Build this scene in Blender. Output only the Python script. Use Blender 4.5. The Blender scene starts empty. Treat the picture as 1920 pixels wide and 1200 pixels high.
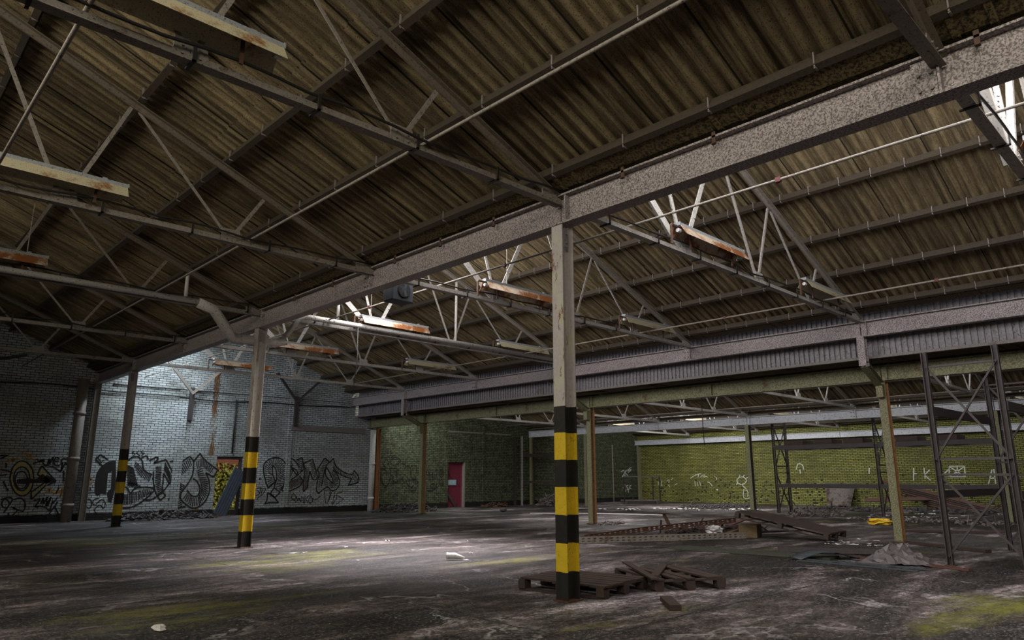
import bpy, math, random
from mathutils import Vector, Matrix
rnd = random.Random(7)
SC = bpy.context.scene
COL = SC.collection
PI = math.pi
# ---------------------------------------------------------------- camera, world, light, exposure
cd = bpy.data.cameras.new('camera'); cam = bpy.data.objects.new('camera', cd); COL.objects.link(cam)
cd.sensor_width = 36.0; cd.lens = 1318.8 / 1920 * 36.0; cd.clip_end = 300
cam.location = (0, 0, 1.3)
cam.rotation_euler = (PI/2 + 0.2216, 0, -0.7657)
SC.camera = cam
SC.view_settings.view_transform = 'Standard'
SC.view_settings.look = 'None'
SC.view_settings.gamma = 1.0
SC.view_settings.use_curve_mapping = False
SC.view_settings.exposure = 0.0
W = bpy.data.worlds.new('sky'); SC.world = W; W.use_nodes = True
wn = W.node_tree.nodes; wl = W.node_tree.links
bg = wn['Background']; sk = wn.new('ShaderNodeTexSky')
try:
    sk.sky_type = 'NISHITA'; sk.sun_disc = False; sk.sun_elevation = 0.9; sk.sun_rotation = 2.4; sk.altitude = 0
except Exception: pass
wl.new(sk.outputs[0], bg.inputs[0]); bg.inputs[1].default_value = 0.03
sd = bpy.data.lights.new('sun', 'SUN'); sd.energy = 2.2; sd.angle = 0.02; sd.color = (1, .93, .78)
so = bpy.data.objects.new('sun', sd); COL.objects.link(so)
so.rotation_euler = Vector((-.55, .55, -1)).to_track_quat('-Z', 'Y').to_euler()

# main dimensions (metres). x runs across the bays, y along the valley beams
Y0 = 5.458; L = 8.3365; HL = L/2
X1 = 6.1; X2 = 16.55; X3 = 26.2; XW = 35.5; YE = 25.94
E1, E2 = 6.1, 15.6          # eaves of the two high bays
ZC = 4.6                    # truss bottom chord, high bays
ZL = 3.7                    # truss bottom chord, low bays
SL = 0.405                  # roof slope
YF = -4.5                   # front wall

def daylight(name, ex, zc, y0, y1, e, col, spread=150, q=.5, h=2.7):
    """daylight entering through the north-light glazing of a bay"""
    l = bpy.data.lights.new(name, 'AREA'); l.shape = 'RECTANGLE'
    l.size = y1-y0; l.size_y = h; l.energy = e; l.color = col
    l.spread = math.radians(spread)
    o = bpy.data.objects.new(name, l); COL.objects.link(o)
    n = Vector((.9, 0, -.436)).normalized()
    o.location = Vector((ex-9.15+1.45*q, (y0+y1)/2, zc+.15+3.1*q)) + n*.12
    z = -n; x = Vector((0, 1, 0)); y = z.cross(x)
    o.rotation_euler = Matrix((x, y, z)).transposed().to_euler()
WARM, NEU, COOL = (1.0, .94, .78), (1.0, .97, .95), (.80, .91, 1.0)
for (nm, ex, zc, a, b, e, s, c, *k) in [
    ('daylight_left_bay_front', E1, ZC, -4, .5, 420, 160, WARM),
    ('daylight_left_bay_mid', E1, ZC, 3, 8, 250, 160, WARM),
    ('daylight_left_bay_far', E1, ZC, 12, 17, 90, 160, WARM),
    ('daylight_main_bay_front', E2, ZC, -3, 5.2, 420, 160, NEU),
    ('daylight_main_bay_mid', E2, ZC, 8.8, 12.5, 300, 160, NEU),
    ('daylight_main_bay_far', E2, ZC, 16, 21, 90, 160, NEU),
    ('daylight_main_bay_end', E2, ZC, 21.8, 25.2, 120, 165, COOL, .2, 1.0),
    ('daylight_low_bay_mid', X3-.05, ZL, 3, 20, 460, 160, NEU),
    ('daylight_low_bay_end', X3-.05, ZL, 22, 25.2, 110, 165, NEU, .15, .8),
    ('daylight_wall_bay_front', 35.3, ZL, 3, 13, 300, 160, NEU),
    ('daylight_wall_bay_mid', 35.3, ZL, 15.5, 21.5, 620, 160, NEU)]:
    daylight(nm, ex, zc, a, b, e, c, s, *k)

# rooflights: (bay eave x, chord height, y0, y1, energy, colour, spread) - invented openings, out of view, added to pool light below
ADDED_ROOFLIGHTS = [(E2, ZC, 10.2, 13.0, 420, (1,.95,.96), 62), (E2, ZC, -.2, 1.8, 75, NEU, 70), (E2, ZC, 23.6, 25.0, 130, COOL, 95), (E2, ZC, 6.2, 7.2, 16, NEU, 70),
              (E1, ZC, 7.6, 9.4, 32, NEU, 70), (E1, ZC, 3.0, 4.4, 16, NEU, 80), (X3-.05, ZL, 13.0, 16.5, 200, NEU, 80), (X3-.05, ZL, 23.9, 25.0, 42, (.85, 1, .9), 95), (X3-.05, ZL, 4.6, 6.0, 40, NEU, 80), (35.3, ZL, 16.5, 20, 150, NEU, 110)]
for i, (ex, zc, a, b, e, c, s) in enumerate(ADDED_ROOFLIGHTS):
    l = bpy.data.lights.new('added_rooflight', 'AREA'); l.shape = 'RECTANGLE'; l.size = .75; l.size_y = b-a; l.energy = e; l.color = c; l.spread = math.radians(s)
    o = bpy.data.objects.new('added_rooflight', l); COL.objects.link(o); o.location = (ex-6.8, (a+b)/2, zc+SL*6.8+.16); o.rotation_euler = (0, math.atan(SL)*.35, 0)

# ---------------------------------------------------------------- helpers
def tag(o, label=None, cat=None, group=None, kind=None):
    if label: o['label'] = label
    if cat: o['category'] = cat
    if group: o['group'] = group
    if kind: o['kind'] = kind
    return o
def empty(name, loc, label=None, cat=None, group=None, kind=None):
    o = bpy.data.objects.new(name, None); COL.objects.link(o); o.location = loc
    o.empty_display_size = .2
    return tag(o, label, cat, group, kind)
def kids(o): return [c for c in COL.objects if c.parent == o]
CH = {}
def copy_tree(o, parent=None):
    c = o.copy(); COL.objects.link(c)
    if parent is not None: c.parent = parent
    CH[c.name] = []
    for ch in CH.get(o.name, []):
        k = copy_tree(ch, c); CH[c.name].append(k)
    return c

class MB:
    def __init__(s): s.v = []; s.f = []
    def add(s, vs, fs):
        b = len(s.v); s.v += [tuple(p) for p in vs]; s.f += [tuple(i+b for i in q) for q in fs]; return s
    def box(s, lo, hi):
        x0, y0, z0 = lo; x1, y1, z1 = hi
        return s.add([(x0,y0,z0),(x1,y0,z0),(x1,y1,z0),(x0,y1,z0),(x0,y0,z1),(x1,y0,z1),(x1,y1,z1),(x0,y1,z1)],
                     [(0,3,2,1),(4,5,6,7),(0,1,5,4),(1,2,6,5),(2,3,7,6),(3,0,4,7)])
    def frame(s, a, b, up=(0,0,1)):
        a = Vector(a); b = Vector(b); d = (b-a).normalized(); up = Vector(up)
        if abs(d.dot(up)) > .98: up = Vector((0,1,0)) if abs(d.y) < .9 else Vector((1,0,0))
        r = d.cross(up).normalized(); u = r.cross(d).normalized()
        return a, b, r, u
    def sweep(s, a, b, prof, up=(0,0,1)):
        """prof: closed outline in (side, up) units"""
        a, b, r, u = s.frame(a, b, up); n = len(prof)
        vs = [a + r*p + u*q for p, q in prof] + [b + r*p + u*q for p, q in prof]
        fs = [(i, (i+1) % n, n+(i+1) % n, n+i) for i in range(n)]
        fs += [tuple(range(n-1, -1, -1)), tuple(range(n, 2*n))]
        return s.add(vs, fs)
    def bar(s, a, b, w, h, up=(0,0,1)):
        w /= 2; h /= 2
        return s.sweep(a, b, [(-w,-h),(w,-h),(w,h),(-w,h)], up)
    def angle(s, a, b, w, t=.009, up=(0,0,1), flip=1):
        f = flip
        return s.sweep(a, b, [(0,0),(f*w,0),(f*w,t),(f*t,t),(f*t,w),(0,w)] if f > 0 else [(0,0),(0,w),(-t,w),(-t,t),(-w,t),(-w,0)], up)
    def hsec(s, a, b, w, h, tf=.012, tw=.01, up=(0,0,1)):
        W_, H_ = w/2, h/2; q = tw/2
        return s.sweep(a, b, [(-W_,-H_),(W_,-H_),(W_,-H_+tf),(q,-H_+tf),(q,H_-tf),(W_,H_-tf),(W_,H_),(-W_,H_),(-W_,H_-tf),(-q,H_-tf),(-q,-H_+tf),(-W_,-H_+tf)], up)
    def tube(s, pts, r, n=8):
        pts = [Vector(p) for p in pts]; k = len(pts); base = len(s.v); ref = None
        for i, p in enumerate(pts):
            d = (pts[min(i+1, k-1)] - pts[max(i-1, 0)]).normalized()
            if ref is None:
                ref = Vector((0,0,1)) if abs(d.z) < .9 else Vector((1,0,0))
            x = d.cross(ref)
            if x.length < 1e-4: x = d.cross(Vector((0,1,0)))
            x.normalize(); y = x.cross(d).normalized(); ref = y
            rr = r[i] if isinstance(r, (list, tuple)) else r
            s.v += [tuple(p + x*rr*math.cos(2*PI*j/n) + y*rr*math.sin(2*PI*j/n)) for j in range(n)]
        for i in range(k-1):
            for j in range(n):
                a = base+i*n+j; b = base+i*n+(j+1) % n
                s.f.append((a, b, b+n, a+n))
        s.f.append(tuple(base+j for j in range(n-1, -1, -1))); s.f.append(tuple(base+(k-1)*n+j for j in range(n)))
        return s
    def blob(s, c, r, sq=1.0, seed=0, n=7, m=5, j=.3):
        g = random.Random(seed); c = Vector(c); base = len(s.v)
        for i in range(1, m):
            th = PI*i/m
            for k in range(n):
                ph = 2*PI*k/n; q = r*(1+g.uniform(-j, j))
                s.v.append((c.x+q*math.sin(th)*math.cos(ph), c.y+q*math.sin(th)*math.sin(ph), c.z+q*sq*math.cos(th)))
        s.v.append((c.x, c.y, c.z+r*sq)); s.v.append((c.x, c.y, c.z-r*sq))
        for i in range(m-2):
            for k in range(n):
                a = base+i*n+k; b = base+i*n+(k+1) % n; s.f.append((a, a+n, b+n, b))
        t = len(s.v)-2
        for k in range(n):
            s.f.append((t, base+k, base+(k+1) % n)); e = base+(m-2)*n
            s.f.append((t+1, e+(k+1) % n, e+k))
        return s
    def xf(s, M):
        s.v = [tuple(M @ Vector(p)) for p in s.v]; return s
    def mesh(s, name, m, smooth=False):
        me = bpy.data.meshes.new(name); me.from_pydata(s.v, [], s.f); me.update()
        if m: me.materials.append(m)
        if smooth: me.polygons.foreach_set('use_smooth', [True]*len(me.polygons))
        return me
    def build(s, name, m, parent=None, smooth=False, bev=0):
        """geometry is given in the parent's space"""
        o = bpy.data.objects.new(name, s.mesh(name, m, smooth)); COL.objects.link(o)
        if parent is not None:
            o.parent = parent; CH.setdefault(parent.name, []).append(o)
        if bev:
            bv = o.modifiers.new('bevel', 'BEVEL'); bv.width = bev; bv.segments = 2; bv.limit_method = 'ANGLE'
        return o

# ---------------------------------------------------------------- materials
class NT:
    def __init__(s, name):
        s.m = bpy.data.materials.new(name); s.m.use_nodes = True; s.t = s.m.node_tree
        s.b = s.t.nodes['Principled BSDF']; s.pos = None
    def n(s, typ, **kw):
        nd = s.t.nodes.new(typ)
        for k, v in kw.items():
            if k in nd.inputs.keys() if hasattr(nd.inputs, 'keys') else False: nd.inputs[k].default_value = v
            else: setattr(nd, k, v)
        return nd
    def l(s, a, b): s.t.links.new(a, b)
    def P(s, world=False):
        if s.pos is None:
            if world: s.pos = s.n('ShaderNodeNewGeometry').outputs['Position']
            else: s.pos = s.n('ShaderNodeTexCoord').outputs['Object']
        return s.pos
    def noise(s, scale, detail=4, rough=.6, vec=None, stretch=None, dist=0):
        nd = s.n('ShaderNodeTexNoise'); nd.inputs['Scale'].default_value = scale
        nd.inputs['Detail'].default_value = detail; nd.inputs['Roughness'].default_value = rough; nd.inputs['Distortion'].default_value = dist
        v = vec or s.P()
        if stretch:
            mp = s.n('ShaderNodeMapping'); mp.inputs['Scale'].default_value = stretch; s.l(v, mp.inputs['Vector']); v = mp.outputs[0]
        s.l(v, nd.inputs['Vector']); return nd.outputs['Fac']
    def ramp(s, fac, stops, interp='LINEAR'):
        r = s.n('ShaderNodeValToRGB'); r.color_ramp.interpolation = interp
        el = r.color_ramp.elements
        while len(el) > 1: el.remove(el[-1])
        el[0].position = stops[0][0]; c = stops[0][1]; el[0].color = tuple(c)+(1,) if isinstance(c, tuple) else (c, c, c, 1)
        for p, c in stops[1:]:
            e = el.new(p); e.color = tuple(c)+(1,) if isinstance(c, tuple) else (c, c, c, 1)
        s.l(fac, r.inputs[0]); return r.outputs[0]
    def mix(s, fac, a, b, mode='MIX'):
        m = s.n('ShaderNodeMix'); m.data_type = 'RGBA'; m.blend_type = mode
        for i, v in ((0, fac), (6, a), (7, b)):
            if isinstance(v, (int, float)) : m.inputs[i].default_value = v if i == 0 else (v, v, v, 1)
            elif isinstance(v, tuple): m.inputs[i].default_value = v + (1,)
            else: s.l(v, m.inputs[i])
        return m.outputs[2]
    def math(s, op, a, b=0.0, c=None):
        m = s.n('ShaderNodeMath'); m.operation = op
        for i, v in ((0, a), (1, b), (2, c)):
            if v is None: continue
            if isinstance(v, (int, float)): m.inputs[i].default_value = v
            else: s.l(v, m.inputs[i])
        return m.outputs[0]
    def sep(s, v):
        x = s.n('ShaderNodeSeparateXYZ'); s.l(v, x.inputs[0]); return x.outputs
    def comb(s, x, y, z=0.0):
        c = s.n('ShaderNodeCombineXYZ')
        for i, v in enumerate((x, y, z)):
            if isinstance(v, (int, float)): c.inputs[i].default_value = v
            else: s.l(v, c.inputs[i])
        return c.outputs[0]
    def bump(s, h, strength=.5, dist=.01):
        b = s.n('ShaderNodeBump'); b.inputs['Strength'].default_value = strength; b.inputs['Distance'].default_value = dist
        s.l(h, b.inputs['Height']); s.l(b.outputs[0], s.b.inputs['Normal'])
    def out(s, col, rough=.7, metal=0.0, spec=.4):
        if isinstance(col, tuple): s.b.inputs['Base Color'].default_value = col+(1,)
        else: s.l(col, s.b.inputs['Base Color'])
        if isinstance(rough, (int, float)): s.b.inputs['Roughness'].default_value = rough
        else: s.l(rough, s.b.inputs['Roughness'])
        s.b.inputs['Metallic'].default_value = metal; s.b.inputs['Specular IOR Level'].default_value = spec
        return s.m

def m_worn(name, dark, light, rust=(.22,.09,.03), rust_amt=.55, grain=40, rough=.6, bump=.3, metal=0.0, spots=True, world=False, hard=False):
    """old paint: mottled paint, rust patches, dark pitting"""
    t = NT(name); t.P(world)
    gr = t.noise(grain, 3, .75)
    if hard: gr = t.ramp(gr, [(.42, 0.0), (.56, 1.0)])
    c = t.mix(gr, dark, light)
    c = t.mix(t.ramp(t.noise(2.3, 6, .75), [(rust_amt, 0.0), (rust_amt+.1, 1.0)]), c, rust)
    if spots: c = t.mix(t.ramp(t.noise(grain*1.7, 2, .6), [(.30, 1.0), (.40, 0.0)]), c, (.015, .012, .01))
    t.bump(t.noise(grain*1.2, 4, .7), bump, .004)
    return t.out(c, rough, metal)

M = {}
M['steel'] = m_worn('grey_painted_steel', (.10,.085,.08), (.30,.26,.25), (.08,.045,.03), .62, 30)
M['beam'] = m_worn('mottled_grey_beam_paint', (.12,.10,.097), (.43,.375,.375), (.11,.08,.05), .64, 52, .55, 1.0, hard=True)
M['truss'] = m_worn('pale_truss_paint', (.11,.095,.08), (.34,.30,.26), (.09,.045,.025), .57, 28)
M['purlin'] = m_worn('dull_purlin_paint', (.022,.017,.012), (.085,.066,.046), (.04,.024,.016), .58, 30)
M['cream'] = m_worn('green_cream_paint', (.10,.096,.048), (.26,.25,.14), (.11,.055,.025), .57, 40, .6, .6, hard=True)
M['cream_rust'] = m_worn('rusted_flange', (.20,.085,.03), (.36,.17,.07), (.10,.045,.02), .55, 22)
M['lightgrey'] = m_worn('pale_blue_grey_beam', (.26,.27,.29), (.66,.68,.74), (.16,.12,.10), .66, 16, .5, .5)
M['cladding'] = m_worn('grey_ribbed_sheet', (.08,.072,.074), (.36,.33,.35), (.10,.08,.06), .60, 18, .5, .5)
M['chord'] = m_worn('dull_brown_chord_paint', (.06,.048,.035), (.21,.17,.13), (.07,.038,.02), .57, 30)
M['truss_daylit'] = m_worn('chipped_daylit_truss_paint', (.20,.18,.165), (.50,.47,.44), (.13,.05,.03), .60, 24)  # same truss paint, lightened to carry the daylight of the middle bay
M['truss_bright_daylit'] = m_worn('bright_daylit_truss_paint', (.38,.36,.34), (.66,.64,.61), (.14,.07,.04), .66, 20)  # same truss paint again, strong daylight from the glazing put into its colour
M['rust'] = m_worn('rusted_iron', (.035,.018,.012), (.13,.06,.035), (.17,.07,.03), .58, 40)
M['rack'] = m_worn('dark_rack_steel', (.02,.016,.016), (.075,.06,.06), (.08,.035,.022), .62, 30)
M['reflector'] = m_worn('rusting_reflector_enamel', (.36,.31,.19), (.56,.51,.36), (.22,.09,.025), .56, 60, .45, .2)
M['reflector_rust'] = m_worn('heavily_rusted_reflector', (.42,.32,.22), (.60,.52,.42), (.24,.085,.025), .45, 60, .5, .2)
M['spine'] = m_worn('fitting_spine_paint', (.18,.19,.20), (.36,.38,.40), (.10,.07,.05), .66, 40)
M['black'] = m_worn('black_cable', (.008,.007,.007), (.03,.026,.024), (.03,.02,.015), .7, 60, .5, .1)
M['pipe'] = m_worn('pale_lagged_pipe', (.42,.40,.38), (.66,.63,.60), (.20,.10,.05), .64, 18, .6, .4)
M['heater'] = m_worn('dark_blue_grey_casing', (.025,.03,.036), (.06,.068,.08), (.05,.035,.03), .66, 30)
M['wood'] = m_worn('weathered_brown_timber', (.016,.010,.009), (.078,.050,.042), (.06,.028,.018), .56, 34, .8, .4)
M['wood_pale'] = m_worn('yellowed_timber', (.07,.045,.02), (.15,.10,.045), (.06,.03,.018), .58, 30, .8)
M['board_grey'] = m_worn('greenish_grey_board', (.03,.032,.024), (.075,.08,.06), (.045,.035,.02), .55, 20, .8)
M['sheet_blue'] = m_worn('dull_blue_grey_sheet', (.03,.035,.042), (.085,.10,.115), (.06,.035,.03), .58, 20, .5)
M['red_brown'] = m_worn('red_brown_strip', (.05,.022,.017), (.13,.06,.045), (.05,.025,.02), .6, 26, .7)
M['plastic'] = m_worn('dusty_grey_plastic_sheet', (.05,.042,.044), (.19,.165,.17), (.06,.045,.04), .62, 9, .45)
M['white'] = m_worn('dirty_white_paper', (.50,.47,.47), (.78,.74,.74), (.35,.28,.25), .66, 14, .8, .2, spots=False)
M['yellow_plastic'] = m_worn('yellow_plastic', (.60,.36,.02), (.75,.50,.04), (.30,.18,.03), .66, 16, .5, spots=False)
M['rubble'] = m_worn('broken_masonry', (.02,.018,.018), (.11,.098,.095), (.08,.035,.025), .60, 16, .9, .6)
M['rubble_pale'] = m_worn('pale_debris', (.05,.04,.036), (.26,.235,.22), (.08,.04,.03), .52, 16, .9)
M['red_door'] = m_worn('faded_red_paint', (.09,.012,.022), (.22,.032,.06), (.07,.015,.015), .60, 14, .6)
M['bluedoor'] = m_worn('dark_blue_grey_boarding', (.035,.045,.065), (.09,.11,.15), (.03,.03,.035), .58, 16, .5)
M['sign'] = m_worn('pale_blue_sign', (.22,.40,.46), (.30,.48,.54), (.2,.3,.35), .75, 14, spots=False)
M['paint_white'] = m_worn('white_spray_paint', (.40,.43,.40), (.66,.70,.66), (.2,.22,.12), .8, 9, spots=False)
M['paint_black'] = m_worn('black_spray_paint', (.006,.006,.006), (.022,.018,.016), (.02,.015,.01), .8, 9, spots=False)
M['paint_orange'] = m_worn('orange_spray_paint', (.30,.13,.015), (.42,.20,.03), (.3,.12,.02), .8, 9, spots=False)
M['paint_yellow'] = m_worn('ochre_spray_paint', (.34,.27,.07), (.46,.37,.12), (.3,.25,.1), .8, 9, spots=False)

def m_stripe():
    t = NT('hazard_striped_column_paint'); P = t.P(); z = t.sep(P)[2]
    grey = t.mix(t.noise(30, 3, .75), (.30,.26,.26), (.56,.51,.52))
    pale = t.ramp(t.noise(3.1, 6, .8, stretch=(1,1,.5)), [(.50, 0.0), (.56, 1.0)])
    grey = t.mix(pale, grey, (.46,.44,.36))
    grey = t.mix(t.ramp(t.noise(4.3, 6, .8, stretch=(1,1,.35)), [(.57, 0.0), (.61, 1.0)]), grey, (.17,.07,.03))
    k = t.math('MODULO', t.math('ADD', t.math('DIVIDE', z, .3014), t.math('MULTIPLY', t.math('SUBTRACT', t.noise(9, 2), .5), .05)), 2.0)
    isy = t.math('GREATER_THAN', k, 1.0)
    yel = t.mix(t.noise(12, 4, .7), (.50,.33,.012), (.74,.52,.03))
    blk = t.mix(t.noise(18, 4, .7), (.006,.006,.006), (.03,.028,.024))
    c = t.mix(isy, blk, yel)
    c = t.mix(t.ramp(t.noise(55, 3, .7), [(.32, 1.0), (.37, 0.0)]), c, (.02,.015,.008))
    c = t.mix(t.ramp(t.noise(5, 5, .8), [(.64, 0.0), (.68, 1.0)]), c, (.12,.07,.03))
    c = t.mix(t.math('GREATER_THAN', z, 2.11), c, grey)
    t.bump(t.noise(45, 4, .75), .5, .004)
    return t.out(c, .5)
M['stripe'] = m_stripe()

def m_roof():
    t = NT('dirty_corrugated_cement_sheet'); P = t.P()
    c = t.mix(t.noise(14, 6, .75), (.13,.095,.048), (.50,.39,.22))
    c = t.mix(t.ramp(t.noise(1.1, 6, .7, stretch=(.5,2,1)), [(.35, 0.0), (.7, 1.0)]), c, t.mix(t.noise(50, 4, .8), (.04,.03,.018), (.24,.18,.11)))
    # grime runs down the slope in narrow uneven streaks
    c = t.mix(t.ramp(t.noise(1.0, 5, .75, stretch=(.35, 9, .35)), [(.34, .9), (.50, 0.0)]), c, (.035,.025,.013))
    c = t.mix(t.ramp(t.noise(1.0, 4, .7, stretch=(.8, 26, .8)), [(.38, .6), (.52, 0.0)]), c, (.04,.028,.015))
    c = t.mix(t.ramp(t.noise(75, 2, .7), [(.34, 1.0), (.42, 0.0)]), c, (.02,.015,.01))
    # sheet side laps every six waves and dark streaks down the slope
    y = t.sep(P)[1]
    w = t.math('MODULO', t.math('ADD', y, 40.0), 1.02)
    c = t.mix(t.math('LESS_THAN', w, .014), c, (.02,.016,.01))
    t.bump(t.noise(70, 4, .75), .6, .006)
    return t.out(c, .85, 0, .25)
M['roof'] = m_roof()
M['gutter'] = m_worn('dark_gutter_sheet', (.02,.015,.007), (.15,.11,.048), (.03,.02,.012), .60, 34, .8, .5, hard=True)

def m_brick(name, axis, c1, c2, mortar, damage, grime, gcol, ms=.0105, br_=.34):
    t = NT(name); P = t.P(True); s = t.sep(P)
    u = s[0] if axis == 'x' else s[1]
    # courses wander a little
    wob = t.math('MULTIPLY', t.math('SUBTRACT', t.noise(1.3, 3), .5), .02)
    v = t.comb(u, t.math('ADD', s[2], wob), 0.0)
    def brick(mor, scale=1.0, bias=0.0, a=None, b=None):
        br = t.n('ShaderNodeTexBrick'); t.l(v, br.inputs['Vector'])
        br.inputs['Scale'].default_value = 1.0; br.inputs['Brick Width'].default_value = .235*scale; br.inputs['Row Height'].default_value = .078
        br.inputs['Mortar Size'].default_value = mor; br.inputs['Mortar Smooth'].default_value = .25; br.inputs['Bias'].default_value = bias
        br.inputs['Color1'].default_value = (a or c1)+(1,); br.inputs['Color2'].default_value = (b or c2)+(1,)
        br.inputs['Mortar'].default_value = mortar+(1,)
        return br
    b1 = brick(ms)
    c = b1.outputs['Color']
    # mortar joints only partly open: paint bridges them in places
    full = t.mix(t.noise(6, 4), c1, c2)
    c = t.mix(t.ramp(t.noise(7, 5, .8), [(br_, 0.0), (br_+.1, 1.0)]), full, c)
    c = t.mix(t.ramp(t.noise(30, 4, .75), [(.30, .75), (.46, 0.0)]), c, mortar)
    if damage:
        b2 = brick(.0, .5, -.45, (0,0,0), (1,1,1))
        low = t.math('SUBTRACT', damage[0], t.math('MULTIPLY', s[2], damage[1]))
        msk = t.math('MULTIPLY', b2.outputs['Color'], t.math('GREATER_THAN', t.math('ADD', t.noise(.6, 4), low), .5))
        msk = t.math('GREATER_THAN', msk, .45)
        c = t.mix(msk, c, (.02,.018,.008))
    g = t.ramp(t.noise(.42, 6, .7), [(.42, 0.0), (.68, 1.0)])
    c = t.mix(t.math('MULTIPLY', g, grime), c, gcol)
    return t, c, b1, s
# white end wall turning green past the second row of columns
def m_endwall():
    t, c, b1, s = m_brick('painted_brick_white_then_green', 'x', (.56,.60,.60), (.40,.43,.44), (.03,.032,.034), None, .75, (.13,.13,.10))
    # green paint over the right part
    dark = t.mix(b1.outputs['Fac'], t.mix(t.ramp(t.noise(9, 6, .85), [(.38, 0.0), (.64, 1.0)]), (.014,.018,.009), (.17,.19,.11)), (.008,.01,.005))
    c = t.mix(t.math('GREATER_THAN', s[0], 16.85), c, dark)
    # rust run-down next to the drain, x about 9.95
    d = t.math('ABSOLUTE', t.math('SUBTRACT', t.math('ADD', s[0], t.math('MULTIPLY', t.math('SUBTRACT', t.noise(4, 3), .5), .18)), 9.98))
    r = t.math('MULTIPLY', t.math('LESS_THAN', d, .10), t.math('MULTIPLY', t.math('GREATER_THAN', s[2], 2.1), t.math('LESS_THAN', s[2], 5.1)))
    c = t.mix(t.math('MULTIPLY', r, t.ramp(t.noise(9, 4, .8, stretch=(1,1,.2)), [(.35, 0.0), (.55, 1.0)])), c, (.13,.06,.02))
    # brown stain at the foot left of the doorway
    d2 = t.math('ADD', t.math('ABSOLUTE', t.math('SUBTRACT', s[0], 9.6)), t.math('MULTIPLY', s[2], 1.7))
    c = t.mix(t.ramp(t.math('ADD', d2, t.noise(3, 4)), [(.95, .9), (1.35, 0.0)]), c, (.16,.075,.02))
    # black plinth band
    c = t.mix(t.math('LESS_THAN', t.math('ADD', s[2], t.math('MULTIPLY', t.noise(5, 3), .06)), .25), c, (.012,.011,.01))
    t.bump(t.math('ADD', t.math('MULTIPLY', b1.outputs['Fac'], -1.0), t.math('MULTIPLY', t.noise(40, 4, .7), .6)), .6, .012)
    return t.out(c, .75, 0, .3)
M['endwall'] = m_endwall()
def m_yellow():
    t, c, b1, s = m_brick('yellow_green_painted_brick', 'y', (.30,.305,.075), (.18,.185,.045), (.010,.011,.004), (.46, .40), .7, (.055,.055,.018), .015, .22)
    t.bump(t.math('MULTIPLY', b1.outputs['Fac'], -1.0), .5, .012)
    return t.out(c, .75, 0, .3)
M['yellow_brick'] = m_yellow()
def m_dark():
    t, c, b1, s = m_brick('dim_painted_brick', 'y', (.20,.20,.18), (.14,.14,.12), (.02,.02,.02), None, .5, (.05,.05,.04))
    return t.out(c, .8)
M['dim_brick'] = m_dark()
def m_red():
    t, c, b1, s = m_brick('red_brick', 'x', (.42,.10,.05), (.30,.07,.04), (.25,.2,.17), None, .2, (.15,.06,.04))
    return t.out(c, .8)
M['red_brick'] = m_red()

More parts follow.
